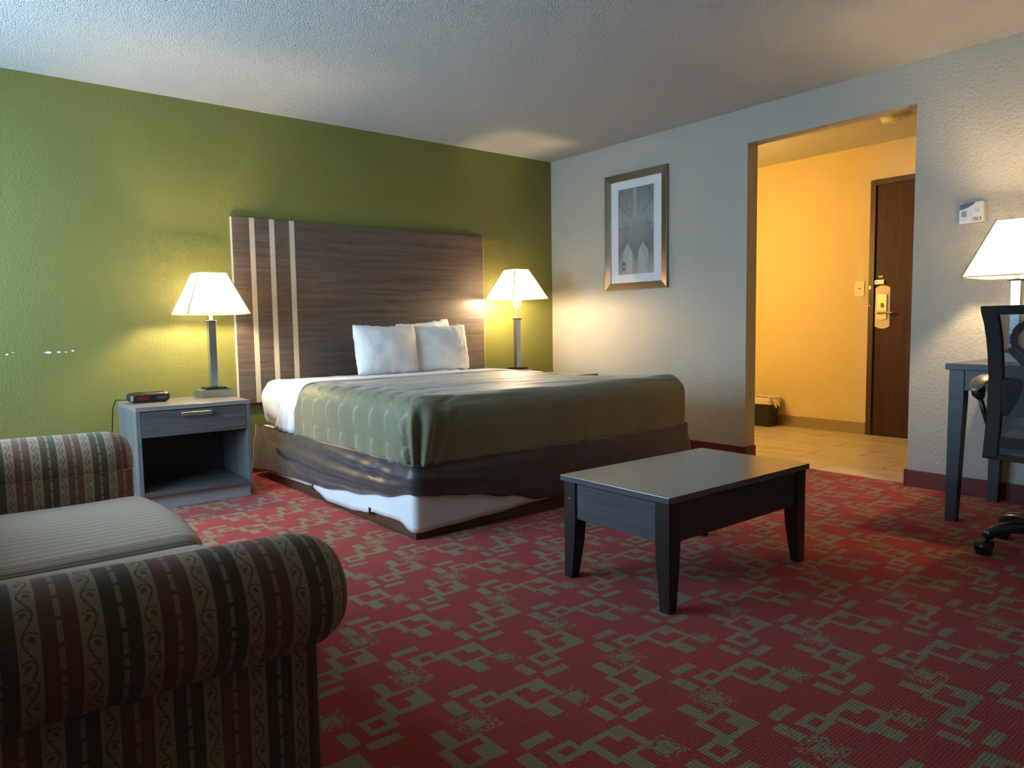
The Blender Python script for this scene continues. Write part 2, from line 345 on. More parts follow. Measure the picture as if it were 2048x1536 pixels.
mt['curtain'] = plain('tan_curtain', (0.30, 0.25, 0.18), 0.9)

# ------------------------------------------------------------------ geometry helpers
class G:
    """collects shapes for ONE mesh object"""
    def __init__(s): s.v = []; s.f = []
    def add(s, v, f):
        o = len(s.v); s.v += [tuple(p) for p in v]; s.f += [tuple(i + o for i in q) for q in f]; return s
    def box(s, x0, x1, y0, y1, z0, z1):
        return s.add([(x, y, z) for z in (z0, z1) for y in (y0, y1) for x in (x0, x1)],
                     [(0, 2, 3, 1), (4, 5, 7, 6), (0, 1, 5, 4), (2, 6, 7, 3), (0, 4, 6, 2), (1, 3, 7, 5)])
    def hexa(s, bot, top):     # two quads, both counter-clockwise from above
        return s.add(list(bot) + list(top), [(3, 2, 1, 0), (4, 5, 6, 7)] + [(i, (i + 1) % 4, 4 + (i + 1) % 4, 4 + i) for i in range(4)])
    def prism(s, poly, a, b, axis):   # polygon in the two other axes, extruded along axis a..b
        n = len(poly)
        def P(p, t): return [(t, p[0], p[1]), (p[0], t, p[1]), (p[0], p[1], t)][axis]
        return s.add([P(p, a) for p in poly] + [P(p, b) for p in poly],
                     [tuple(range(n - 1, -1, -1)), tuple(range(n, 2 * n))] + [(i, (i + 1) % n, n + (i + 1) % n, n + i) for i in range(n)])
    def lathe(s, prof, n=24, c=(0, 0, 0), axis=2):
        v = []; f = []
        for r, z in prof:
            for i in range(n):
                a = 2 * PI * i / n; p = (r * math.cos(a), r * math.sin(a), z)
                if axis == 0: p = (p[2], p[0], p[1])
                if axis == 1: p = (p[1], p[2], p[0])
                v.append((p[0] + c[0], p[1] + c[1], p[2] + c[2]))
        m = len(prof)
        for j in range(m - 1):
            for i in range(n): f.append((j * n + i, j * n + (i + 1) % n, (j + 1) * n + (i + 1) % n, (j + 1) * n + i))
        f.append(tuple(range(n - 1, -1, -1))); f.append(tuple(range((m - 1) * n, m * n)))
        return s.add(v, f)
    def tube(s, pts, r, n=10, flat=None):
        pts = [Vector(p) for p in pts]; rs = r if isinstance(r, (list, tuple)) else [r] * len(pts)
        v = []; f = []; up = Vector((0, 0, 1))
        for k, p in enumerate(pts):
            d = (pts[min(k + 1, len(pts) - 1)] - pts[max(k - 1, 0)]).normalized()
            ref = up if abs(d.dot(up)) < 0.95 else Vector((1, 0, 0))
            a = d.cross(ref).normalized(); b = a.cross(d).normalized()
            for i in range(n):
                t = 2 * PI * i / n; fa = flat or 1.0
                v.append(p + a * (rs[k] * math.cos(t)) + b * (rs[k] * fa * math.sin(t)))
        m = len(pts)
        for j in range(m - 1):
            for i in range(n): f.append((j * n + i, j * n + (i + 1) % n, (j + 1) * n + (i + 1) % n, (j + 1) * n + i))
        f.append(tuple(range(n - 1, -1, -1))); f.append(tuple(range((m - 1) * n, m * n)))
        return s.add(v, f)
    def grid(s, rows, close=False):
        m = len(rows); n = len(rows[0]); v = [p for r in rows for p in r]; f = []
        for j in range(m - 1):
            for i in range(n if close else n - 1): f.append((j * n + i, j * n + (i + 1) % n, (j + 1) * n + (i + 1) % n, (j + 1) * n + i))
        return s.add(v, f)
    def sphere(s, c, r, n=16, m=10, sz=1.0):
        return s.lathe([(max(1e-4, r * math.sin(PI * k / m)), -r * sz * math.cos(PI * k / m)) for k in range(m + 1)], n, c)
    def out(s, name, mat, parent=None, smooth=None, bev=0.0, uvf=None, label=None):
        me = bpy.data.meshes.new(name); me.from_pydata(s.v, [], s.f); me.validate(); me.update()
        bm = bmesh.new(); bm.from_mesh(me); bmesh.ops.recalc_face_normals(bm, faces=bm.faces); bm.to_mesh(me); bm.free()
        if uvf:
            l = me.uv_layers.new(name='UVMap')
            for lp in me.loops: l.data[lp.index].uv = uvf(lp.vertex_index, s.v[lp.vertex_index])
        return link(name, me, mat, parent, smooth, bev, label)
def link(name, me, mat, parent=None, smooth=None, bev=0.0, label=None):
    if mat: me.materials.append(mat if not isinstance(mat, str) else mt[mat])
    o = bpy.data.objects.new(name, me); C.objects.link(o)
    if parent: o.parent = parent
    if smooth:
        me.polygons.foreach_set('use_smooth', [True] * len(me.polygons)); me.set_sharp_from_angle(angle=smooth if smooth is not True else 3.1)
    if bev:
        b = o.modifiers.new('bevel', 'BEVEL'); b.width = bev; b.segments = 2; b.limit_method = 'ANGLE'; b.angle_limit = 0.6
    if label: o['label'] = label
    return o
def thing(name, label, cat, loc=(0, 0, 0), rz=0.0, group=None, kind=None):
    o = bpy.data.objects.new(name, None); C.objects.link(o); o.location = loc; o.rotation_euler = (0, 0, rz); o.empty_display_size = 0.1
    return tag(o, label, cat, group, kind)
def tag(o, label=None, cat=None, group=None, kind=None):
    if label: o['label'] = label
    if cat: o['category'] = cat
    if group: o['group'] = group
    if kind: o['kind'] = kind
    return o
def struct(o, label=None): return tag(o, label, None, None, 'structure')
def sm(t): t = max(0.0, min(1.0, t)); return t * t * (3 - 2 * t)
def interp(x, pts):
    if x <= pts[0][0]: return pts[0][1]
    for (a, b), (c, d) in zip(pts, pts[1:]):
        if x <= c: return b + (d - b) * sm((x - a) / (c - a)) if c > a else d
    return pts[-1][1]
def nz(x, y, z=0.0): return noise.noise(Vector((x, y, z)))

def rshell(x0, x1, y0, y1, z0, z1, r, step, faces='XxYyZz', disp=None, uvm=None):
    """rounded box surface; faces: x/X = low/high x side and so on. disp(P, Q, n) -> extra offset"""
    lo = (x0, y0, z0); hi = (x1, y1, z1); key = {}; V = []; P0 = []; F = []; FU = []
    def lin(a, b):
        n = max(2, int(round((b - a) / step))); pts = [a + (b - a) * i / n for i in range(n + 1)]
        ex = [a + r * k for k in (0.25, 0.5, 0.75, 1.0)] + [b - r * k for k in (0.25, 0.5, 0.75, 1.0)]
        out = []
        for p in sorted(pts + ex):
            if not out or p - out[-1] > step * 0.2 or p == b: out.append(p)
        out[-1] = b
        return out
    L = [lin(lo[i], hi[i]) for i in range(3)]
    def vid(p):
        k = tuple(round(c, 5) for c in p)
        if k in key: return key[k]
        q = Vector([max(lo[i] + (r if 'xyz'[i] in faces else 0), min(hi[i] - (r if 'XYZ'[i] in faces else 0), p[i])) for i in range(3)])
        d = Vector(p) - q; n = d.normalized() if d.length > 1e-9 else Vector((0, 0, 1))
        Q = q + n * r
        if disp: Q = Q + disp(Vector(p), Q, n)
        key[k] = len(V); V.append(tuple(Q)); P0.append(p); return key[k]
    for fc in faces:
        ax = 'xyz'.index(fc.lower()); val = hi[ax] if fc.isupper() else lo[ax]
        a, b = [(1, 2), (0, 2), (0, 1)][ax]
        for i in range(len(L[a]) - 1):
            for j in range(len(L[b]) - 1):
                q = []
                for di, dj in ((0, 0), (1, 0), (1, 1), (0, 1)):
                    p = [0, 0, 0]; p[ax] = val; p[a] = L[a][i + di]; p[b] = L[b][j + dj]; q.append(vid(tuple(p)))
                F.append(tuple(q)); FU.append(fc)
    return V, F, P0, FU
def shell_obj(name, mat, parent, V, F, P0, FU, uvm=None, smooth=True, solid=None, label=None):
    me = bpy.data.meshes.new(name); me.from_pydata(V, [], F); me.update()
    if uvm:
        l = me.uv_layers.new(name='UVMap')
        for pi, pg in enumerate(me.polygons):
            for li in pg.loop_indices: l.data[li].uv = uvm(FU[pi], P0[me.loops[li].vertex_index])
    bm = bmesh.new(); bm.from_mesh(me); bmesh.ops.recalc_face_normals(bm, faces=bm.faces); bm.to_mesh(me); bm.free()
    o = link(name, me, mat, parent, smooth, 0, label)
    if solid:
        s = o.modifiers.new('thickness', 'SOLIDIFY'); s.thickness = solid; s.offset = -1
    return o

# ================================================================== SETTING
H = 2.44; XL = -5.05; YR = -6.3; XH = 1.78; T = 0.12
struct(G().box(XL, 0.055, YR, 0.0, -0.06, 0.0).out('floor', 'carpet'), 'red carpet with olive geometric pattern')
struct(G().box(XL - .12, XH + .12, YR - .12, 0.12, H, H + 0.08).out('ceiling', 'ceiling'), 'white popcorn textured ceiling')
wb = struct(G().box(XL - .12, XH + .12, 0.0, 0.12, -0.06, H).out('wall_back', 'green'), 'green painted wall behind the bed')
# bare spots where the green paint has flaked off
for (x, z, wd, ht, sd) in ((-4.126, .862, .018, .010, 1), (-4.098, .873, .009, .007, 2), (-3.928, .867, .042, .014, 3), (-3.876, .867, .028, .010, 4), (-3.842, .866, .014, .006, 5), (-3.806, .872, .018, .010, 6)):
    rnd = random.Random(sd); n = 11
    poly = [(x + math.cos(2 * PI * k / n) * wd / 2 * rnd.uniform(.55, 1.1), z + math.sin(2 * PI * k / n) * ht / 2 * rnd.uniform(.5, 1.15)) for k in range(n)]
    G().prism(poly, -0.0006, 0.001, 1).out('paint_chip', 'chip', wb, label='bare white spot of flaked paint')
OY0, OY1, OZ = -3.115, -2.02, 2.205
g = G().box(0, T, OY1, 0.0, -0.06, H); g.box(0, T, YR, OY0, -0.06, H); g.box(0, T, OY0, OY1, OZ, H)
struct(g.out('wall_right', 'white'), 'white textured wall with the opening to the entry')
g = G().box(XL - .12, XL, YR, WY0, -0.06, H); g.box(XL - .12, XL, WY1, 0.0, -0.06, H); g.box(XL - .12, XL, WY0, WY1, -0.06, WZ0); g.box(XL - .12, XL, WY0, WY1, WZ1, H)
struct(g.out('wall_left', 'white'), 'white wall with the window')
struct(G().box(XL - .12, T, YR - .12, YR, -0.06, H).out('wall_rear', 'white'), 'white wall behind the camera')
wn_ = struct(bpy.data.objects.new('window_1', None), 'window letting in daylight over the sofa'); C.objects.link(wn_)
G().box(XL - .10, XL - .05, WY0, WY0 + .05, WZ0, WZ1).box(XL - .10, XL - .05, WY1 - .05, WY1, WZ0, WZ1).box(XL - .10, XL - .05, WY0, WY1, WZ0, WZ0 + .05).box(XL - .10, XL - .05, WY0, WY1, WZ1 - .05, WZ1).box(XL - .10, XL - .05, -1.475, -1.425, WZ0, WZ1).out('window_frame', 'winframe', wn_)
G().box(XL - .078, XL - .074, WY0 + .05, -1.475, WZ0 + .05, WZ1 - .05).out('pane', 'glass', wn_)
G().box(XL - .078, XL - .074, -1.425, WY1 - .05, WZ0 + .05, WZ1 - .05).out('pane', 'glass', wn_)
G().box(XL - .05, XL + .03, WY0 - .02, WY1 + .02, WZ0 - .03, WZ0).out('window_sill', 'winframe', wn_)
# base boards
bh = 0.098
struct(G().box(-0.014, 0.0, OY1, 0.0, 0, bh).box(-0.014, T + .002, OY1 - .012, OY1 , 0, bh).out('baseboard_right', 'maroon', bev=.002), 'dark maroon baseboard below the picture')
struct(G().box(-0.014, 0.0, YR, OY0, 0, bh).box(-0.014, T + .002, OY0, OY0 + .012, 0, bh).out('baseboard_desk', 'maroon', bev=.002), 'dark maroon baseboard behind the desk')
struct(G().box(XL, -0.014, -0.014, 0.0, 0, bh).out('baseboard_back', 'maroon', bev=.002), 'dark maroon baseboard behind the bed')
struct(G().box(XL, XL + .014, YR, -.014, 0, bh).out('baseboard_left', 'maroon'), 'dark maroon baseboard below the window')

# ---- entry
HY0 = -3.25
struct(G().box(XH, XH + .12, HY0 - .12, 0.0, -0.06, H).out('wall_entry', 'hallwall'), 'textured entry wall lit warm yellow beside the door')
struct(G().box(T, XH, HY0 - .12, HY0, -0.06, H).out('wall_entry_side', 'hallwall'), 'entry side wall right of the door')
fe = struct(G().box(0.055, XH, HY0, 0.0, -0.06, -0.003).out('floor_entry', 'grout'), 'entry floor of wood look tiles')
rows = [(0.060, 0.400, -1.90), (0.400, 0.735, -2.19), (0.735, 1.040, -1.875), (1.040, 1.375, -1.555), (1.375, 1.712, -1.845), (1.712, 1.78, -1.60)]
tl = 0.605; gp = 0.0032
for x0, x1, yj in rows:
    y = yj + tl * 3
    while y > HY0:
        a, b = max(y - tl, HY0) + gp, min(y, -0.002) - gp
        if b - a > 0.02:
            xa, xb = x0 + (gp if x0 > 0.1 else 0), x1 - gp
            o = G().box(-(xb - xa) / 2, (xb - xa) / 2, -(b - a) / 2, (b - a) / 2, -0.012, 0.0).out('tile', 'tile', fe, bev=.0012)
            o.location = ((xa + xb) / 2, (a + b) / 2, 0.0005)
        y -= tl
struct(G().box(XH - .010, XH, -2.035, 0.0, 0.0, 0.100).box(XH - .016, XH, -2.035, 0.0, 0.0, 0.012).out('baseboard_entry', 'cove', bev=.002), 'tan vinyl base along the entry wall')

# door with frame and lock
d1 = bpy.data.objects.new('door_1', None); C.objects.link(d1); struct(d1, 'dark brown wooden entry door with lever lock'); d1.location = (XH, -2.09, 0)
fx = XH; L_ = lambda y: y + 2.09
G().box(-.022, .004, L_(-2.085), L_(-2.040), 0, 2.142).out('door_frame', 'doorframe', d1, bev=.003)
G().box(-.022, .004, L_(-3.05), L_(-3.005), 0, 2.142).out('door_frame', 'doorframe', d1, bev=.003)
G().box(-.022, .004, L_(-3.005), L_(-2.085), 2.100, 2.142).out('door_frame', 'doorframe', d1, bev=.003)
G().box(-.002, .004, L_(-3.005), L_(-2.085), 0, 2.1).out('door_stop', 'black', d1)
slab = G().box(-.008, .004, L_(-2.998), L_(-2.098), 0.008, 2.092).out('door_slab', 'doorwood', d1, bev=.002)
def plate_poly(ya, yb, za, zb, bulge, n=9):
    c = (ya + yb) / 2; h = (yb - ya) / 2
    top = [(c + h * k, zb - bulge * k * k) for k in [1 - 2 * i / (n - 1) for i in range(n)]]
    bot = [(c - h * k, za + bulge * k * k) for k in [1 - 2 * i / (n - 1) for i in range(n)]]
    return top + bot
lp = G().prism(plate_poly(L_(-2.216), L_(-2.096), .908, 1.268, .020), -.012, -.006, 0).out('lock_plate', 'plate', d1, bev=.001)
G().prism(plate_poly(L_(-2.196), L_(-2.112), .980, 1.200, .008), -.026, -.010, 0).out('lock_body', 'brass', d1, bev=.003)
G().lathe([(.017, -.034), (.018, -.020)], 20, (0, L_(-2.155), 1.105), 0).box(-.050, -.032, L_(-2.159), L_(-2.151), 1.088, 1.120).out('thumb_turn', 'brass', d1, smooth=.6)
G().lathe([(.011, -.062), (.013, -.020)], 16, (0, L_(-2.128), 1.044), 0).tube([(-.058, L_(-2.118), 1.046), (-.060, L_(-2.160), 1.047), (-.058, L_(-2.20), 1.043), (-.052, L_(-2.250), 1.040)], [.010, .010, .009, .007], 10, 0.9).out('door_lever', 'brass', d1, smooth=.8)
g = G().box(-.016, -.008, L_(-2.170), L_(-2.092), 1.278, 1.316).box(-.026, -.014, L_(-2.168), L_(-2.094), 1.302, 1.312).box(-.026, -.014, L_(-2.168), L_(-2.094), 1.282, 1.292).box(-.026, -.014, L_(-2.100), L_(-2.092), 1.282, 1.312).box(-.026, -.014, L_(-2.170), L_(-2.162), 1.282, 1.312)
g.out('swing_latch', 'steel', d1, bev=.001)
G().box(-.0095, -.007, L_(-2.150), L_(-2.118), 1.335, 1.350).out('small_sticker', 'plate', d1)
ch = G().box(-.028, -.020, L_(-2.066), L_(-2.048), 1.240, 1.268).out('chain_mount', 'steel', d1, bev=.001)
for k in range(9):
    z = 1.232 - k * .0145
    pts = []
    for a in range(9):
        t_ = 2 * PI * a / 8
        pts.append((-.027, L_(-2.056) + .005 * math.cos(t_), z + .0095 * math.sin(t_)) if k % 2 else (-.027 + .004 * math.cos(t_), L_(-2.056), z + .0095 * math.sin(t_)))
    G().tube(pts, .0016, 6).out('chain_link', 'steel', ch)
G().tube([(-.030, L_(-2.056), 1.104), (-.022, L_(-2.056), 1.104)], .006, 10).out('chain_button', 'steel', d1, smooth=.6)

sw = thing('light_switch', 'almond light switch plate on the yellow entry wall', 'switch', (XH - .001, -1.958, 1.248))
G().box(-.006, 0, -.040, .040, -.064, .064).out('cover_plate', 'almond', sw, bev=.002)
G().box(-.008, -.004, -.006, .006, -.013, .013).out('toggle_slot', 'plate', sw)
G().hexa([(-.022, -.004, .004), (-.004, -.004, -.004), (-.004, .004, -.004), (-.022, .004, .004)], [(-.021, -.004, .010), (-.004, -.004, .006), (-.004, .004, .006), (-.021, .004, .010)]).out('toggle', 'ivory', sw)
for z in (.030, -.030): G().lathe([(.0035, -.0075), (.0035, -.005)], 8, (0, 0, z), 0).out('screw', 'steel', sw)
sd = thing('smoke_detector', 'round white smoke detector on the entry ceiling', 'smoke detector', (1.003, -2.53, H - .001))
G().lathe([(.074, 0), (.074, -.012), (.068, -.014)], 36).out('mounting_ring', 'ivory', sd, smooth=.6)
G().lathe([(.066, -.014), (.070, -.018), (.068, -.036), (.058, -.044), (.030, -.047), (.001, -.047)], 36).out('cover', 'ivory', sd, smooth=.7)
G().lathe([(.032, -.046), (.030, -.050), (.022, -.050), (.020, -.046)], 28).out('sensor_ring', 'plate', sd, smooth=.6)

# waste bin with liner
wbk = thing('waste_bin', 'black waste bin with a white bag liner against the entry wall', 'bin', (1.655, -1.135, 0.0))
def rrect(hx, hy, r, n=6):
    out = []
    for cx, cy, a0 in ((hx - r, hy - r, 0), (-hx + r, hy - r, PI / 2), (-hx + r, -hy + r, PI), (hx - r, -hy + r, 1.5 * PI)):
        for k in range(n + 1):
            a = a0 + PI / 2 * k / n; out.append((cx + r * math.cos(a), cy + r * math.sin(a)))
    return out
def ring(hx, hy, r, z, wob=0, ph=0.0):
    pts = rrect(hx, hy, r); return [(x * (1 + wob * math.sin(5 * i / 2 + ph)), y * (1 + wob * math.sin(5 * i / 2 + ph)), z + wob * .12 * math.sin(i * 1.7 + ph)) for i, (x, y) in enumerate(pts)]
G().grid([ring(.072, .100, .03, .002), ring(.092, .124, .035, .262), ring(.089, .121, .035, .262), ring(.070, .098, .03, .012)], True).add(ring(.070, .098, .03, .012), [tuple(range(28))]).out('bin_body', 'bin', wbk, smooth=.7)
G().grid([ring(.086, .117, .034, .19, .0), ring(.090, .122, .035, .262, .01), ring(.096, .129, .036, .282, .05), ring(.098, .131, .036, .268, .03), ring(.097, .130, .036, .235, .02, 1), ring(.095, .127, .036, .212, .03, 2)], True).out('bag_liner', 'bag', wbk, smooth=True)
G().tube([(-.05, -.122, .262), (-.055, -.145, .25), (-.058, -.155, .22), (-.058, -.165, .185)], [.012, .016, .014, .010], 8, .45).tube([(-.03, -.125, .265), (-.035, -.155, .24), (-.045, -.19, .20)], [.012, .015, .010], 8, .45).out('bag_knot', 'bag', wbk, smooth=True)

# vanity light (hidden round the corner, it lights the entry)
vl = thing('vanity_light', 'wall light with three warm globes in the entry', 'wall lamp', (T, -0.92, 1.58))
G().box(0, .025, -.30, .30, -.05, .05).out('back_plate', 'nickel', vl, bev=.004)
for k in (-.2, 0, .2):
    gl = G().sphere((.11, k, 0), .055, 18, 12).out('globe', 'globe', vl, smooth=True)
    G().tube([(.02, k, 0), (.07, k, 0)], .012, 10).out('arm', 'nickel', vl, smooth=.6)

# ================================================================== BED
XB0, XB1, YB0, YB1 = -2.77, -0.775, -2.12, -0.09
bed = thing('bed', 'king bed with white box spring and drooping chocolate brown bed skirt', 'bed', (0, 0, 0))
G().box(XB0, XB0 + .022, YB0, -0.35, 0, .118).out('side_board', 'bedboard', bed, bev=.002)
G().box(XB1 - .022, XB1, YB0, -0.35, 0, .118).out('side_board', 'bedboard', bed, bev=.002)
G().box(XB0 + .022, XB1 - .022, YB0, YB0 + .022, 0, .118).out('foot_board', 'bedboardx', bed, bev=.002)
G().box(XB0 + .022, XB1 - .022, -.372, -.35, 0, .118).out('head_board_rail', 'bedboardx', bed)
G().box(XB0 + .022, XB1 - .022, YB0 + .022, YB1 - .03, .10, .117).out('slat_deck', 'bedboardx', bed)
V = rshell(XB0 + .003, XB1 - .003, YB0 + .003, YB1, .119, .338, .03, .12); shell_obj('box_spring', 'cover', bed, *V)

def perim_path(x0, x1, y0, y1, r, n=7, step=.03):
    """left side (head to foot), foot, right side: list of (x, y, nx, ny)"""
    out = []
    def seg(ax, ay, bx, by, nx, ny):
        L = math.hypot(bx - ax, by - ay); k = max(1, int(L / step))
        for i in range(k): out.append((ax + (bx - ax) * i / k, ay + (by - ay) * i / k, nx, ny))
    seg(x0, y1, x0, y0 + r, -1, 0)
    for i in range(n):
        a = PI + PI / 2 * i / n; out.append((x0 + r + r * math.cos(a), y0 + r + r * math.sin(a), math.cos(a), math.sin(a)))
    seg(x0 + r, y0, x1 - r, y0, 0, -1)
    for i in range(n):
        a = 1.5 * PI + PI / 2 * i / n; out.append((x1 - r + r * math.cos(a), y0 + r + r * math.sin(a), math.cos(a), math.sin(a)))
    seg(x1, y0 + r, x1, y1, 1, 0); out.append((x1, y1, 1, 0)); return out
def hang(name, mat, parent, path, ztop, zbot, disp, nt=14, solid=.003, smooth=True):
    rows_ = []
    s = 0.0; px = path[0]
    cols = []
    for (x, y, nx_, ny_) in path:
        s += math.hypot(x - px[0], y - px[1]); px = (x, y)
        zt, zb = ztop(s, x, y), zbot(s, x, y); c = []
        for k in range(nt + 1):
            t = k / nt; z = zt + (zb - zt) * t; d = disp(s, t, x, y)
            c.append((x + nx_ * d, y + ny_ * d, z))
        cols.append(c)
    o = G().grid([list(r) for r in zip(*cols)]).out(name, mat, parent, smooth)
    m = o.modifiers.new('thickness', 'SOLIDIFY'); m.thickness = solid; m.offset = 0
    return o
# white cloth of the box spring, sagging over the base boards
hemL = [(-2.13, .036), (-2.10, .040), (-2.0, .070), (-1.94, .071), (-1.77, .066), (-1.64, .045), (-1.477, .028), (-1.226, .024), (-1.10, .055), (-1.0, .075), (-.9, .067), (-.476, .06), (-.1, .06)]
hemF = [(-2.78, .036), (-2.6, .043), (-2.4, .052), (-2.03, .069), (-1.7, .095), (-.7, .11)]
def zb_cover(s, x, y): return interp(y, hemL) if x < XB0 + .01 else (interp(x, hemF) if y < YB0 + .03 else .11)
hang('box_spring_cloth', 'cover', bed, perim_path(XB0 - .004, XB1 + .004, YB0 - .004, YB1, .02, 5, .025), lambda s, x, y: .30, zb_cover,
     lambda s, t, x, y: .006 + .010 * sm(t) + .005 * nz(s * 7, t * 2) * t + .003 * math.sin(9 * s + 5 * t) * t, 10, .002)
for yy, zz in ((-1.02, .078), (-1.715, .062)):
    G().box(XB0 - .020, XB0 + .001, yy - .016, yy + .016, zz - .012, zz + .018).box(XB0 - .026, XB0 - .018, yy - .010, yy + .010, zz - .022, zz + .020).out('base_clip', 'black', bed, bev=.004)
# chocolate skirt, pulled up at the near foot corner
skL = [(-2.15, .222), (-1.84, .168), (-1.525, .128), (-1.16, .094), (-.96, .087), (-.40, .066), (-.1, .05)]
skF = [(-2.80, .215), (-2.645, .194), (-2.477, .173), (-2.25, .130), (-2.03, .080), (-1.7, .05), (-.7, .035)]
def zb_skirt(s, x, y): return interp(y, skL) if x < XB0 + .005 else (interp(x, skF) if y < YB0 + .02 else .035)
def skirt_d(s, t, x, y):
    d = .016 + .014 * sm(t * 1.6)
    if x < XB0 + .03:
        q = -y                                   # 0 at head ... 2.1 at foot
        c1 = .30 + .23 * (q - .3) ; d += .026 * math.exp(-((t - c1) / .11) ** 2) * sm((q - .25) / .4) * sm((2.1 - q) / .25)
        c2 = .62 + .16 * (q - .3); d += .022 * math.exp(-((t - c2) / .10) ** 2) * sm((q - .5) / .4) * sm((2.15 - q) / .5)
        c3 = .05 + .30 * (q - .9); d += .018 * math.exp(-((t - c3) / .09) ** 2) * sm((q - .9) / .3) * sm((2.1 - q) / .2)
        d += .010 * math.sin((q - 1.0) * 26 + t * 5) * math.exp(-((q - 1.75) / .22) ** 2) * math.exp(-((t - .3) / .25) ** 2)
        d += .020 * sm((.35 - q) / .3) * t
    d += .006 * nz(s * 4, t * 3) + .003 * nz(s * 11, t * 6)
    return d
hang('bed_skirt', 'skirt', bed, perim_path(XB0 + .002, XB1 - .002, YB0 + .002, YB1 - .01, .03, 7, .016), lambda s, x, y: .352, zb_skirt, skirt_d, 22, .003)
# mattress with fitted sheet
def sheet_d(P, Q, n):
    k = 0.0
    if P.x < XB0 + .02: k = .006 * math.sin(34 * (P.z - .5 * P.y)) * sm((-.05 - P.y) / .1) * sm((P.y + .85) / .3)
    return n * (k + .003 * nz(P.x * 9, P.y * 9, P.z * 9) - (.040 * sm((P.x + 1.30) / .45) if n.z > .5 else 0))
V = rshell(XB0 + .014, XB1 - .014, YB0 + .016, YB1, .340, .643, .095, .035, 'XxYyZz', sheet_d); shell_obj('mattress', 'sheet', bed, *V)

# comforter
ye = -0.775                                        # head side edge of the comforter on top of the bed
cx0, cy0 = XB0 - .010, YB0 - .012
def quilt_d(P, Q, n):
    d = 0.0
    dl = P.x - cx0; df = P.y - cy0
    # cross puckers on the top
    if n.z > .5:
        d += .0085 * nz(P.x * 2.0 + P.y, P.y * 19 + P.x * 2, 1.0) + .004 * nz(P.x * 5, P.y * 5, 4.0) - .038 * sm((P.x + 1.30) / .45) * sm((P.y + 1.95) / .5)
    # pulled arcs along the left edge, one for every scallop
    ph = (P.y - .55 * min(dl, .5) + .10 * max(0, .62 - P.z)) / .165
    fr = ph - math.floor(ph)
    wgt = math.exp(-((dl - .12) / .16) ** 2) if P.z > .60 else math.exp(-((.62 - P.z) / .05) ** 2) if dl < .03 else 0
    d -= .010 * math.exp(-((fr - .5) / .10) ** 2) * wgt
    # long gentle drape of the sides
    if n.z < .7:
        s = P.y if n.x < -.5 else P.x
        t = (.655 - P.z) / .31
        d += .006 * math.sin(PI * min(1, t)) + .006 * nz(s * 6, P.z * 3, 7.0) * t + .004 * math.sin(s * 22 + 3 * nz(s, 0, 0)) * t * t
        if n.x < -.5: d += .006 * math.sin(s * 38.0) * t * sm((-1.2 - P.y) / .5)
    # gathered pleats at the near foot corner
    r_ = math.hypot(dl, df)
    if r_ < .5:
        t = max(0.0, min(1.0, (.66 - P.z) / .31))
        ang = (dl - df) / (.22 - .11 * t)
        wg = math.exp(-(r_ / (.17 - .04 * t)) ** 2)
        d += wg * (.016 * math.cos(ang * 11.0 + .8) * sm(t * 2.2) * 1.3 + .010)
    return n * d
V = rshell(cx0, XB1 + .010, cy0, ye, .342, .657, .100, .0150, 'xXyZ', quilt_d)
def quilt_uv(fc, P):
    if fc == 'x': return (P[1], P[2] + .01)
    if fc == 'X': return (P[1], P[2])
    if fc == 'y': return (P[0], P[2] + 96.10)
    return (P[0], P[1] + 96.10)
cf = shell_obj('comforter', 'quilt', None, *V, uvm=quilt_uv, solid=.006)
tag(cf, 'olive green satin comforter with swirl stitching spread over the bed', 'comforter')
# the head edge of rshell is rounded down onto the mattress, the folded sheet covers it
fs = G(); rows_ = []
hw0, hw1 = XB0 - .013, XB1 + .013
prof = []
def sheet_path():
    p = []
    for k in range(9): p.append((hw0 - .001, .352 + (.56 - .352) * k / 8, -1, 0))
    for k in range(1, 9):
        a = PI - PI / 2 * k / 8; p.append((hw0 + .095 + .095 * math.cos(a) , .567 + .095 * math.sin(a), math.cos(a), math.sin(a)))
    n = 46
    for k in range(1, n): p.append((hw0 + .095 + (hw1 - hw0 - .19) * k / n, .662, 0, 1))
    for k in range(9):
        a = PI / 2 - PI / 2 * k / 8; p.append((hw1 - .095 + .095 * math.cos(a), .567 + .095 * math.sin(a), math.cos(a), math.sin(a)))
    for k in range(1, 9): p.append((hw1 + .001, .56 - (.56 - .352) * k / 8, 1, 0))
    return p
ya, yb_ = -.845, -.60
for j in range(15):
    t = j / 14; row = []
    for i, (x, z, nx_, nz_) in enumerate(sheet_path()):
        side = abs(nx_) > .7
        y = (yb_ + (ya - yb_) * t) + (.16 * sm((.62 - z) / .3) if x < -2.5 else 0) * (1 - .4 * t) + .006 * nz(x * 3, z * 8, 2)
        bl = .010 * math.sin(PI * t) ** .6 - .003 * (1 - t)
        d = bl + .003 * nz(x * 10 + z * 14, y * 9) + (.005 * math.sin(y * 70 + z * 20) * sm((.6 - z) / .2) if side else 0)
        row.append((x + nx_ * d, y, z + nz_ * d - (.038 * sm((x + 1.30) / .45) if z > .5 else 0)))
    rows_.append(row)
o = G().grid(rows_).out('folded_sheet', 'sheet', None, True)
m = o.modifiers.new('thickness', 'SOLIDIFY'); m.thickness = .006; m.offset = -1
tag(o, 'white top sheet folded back over the edge of the comforter', 'sheet')

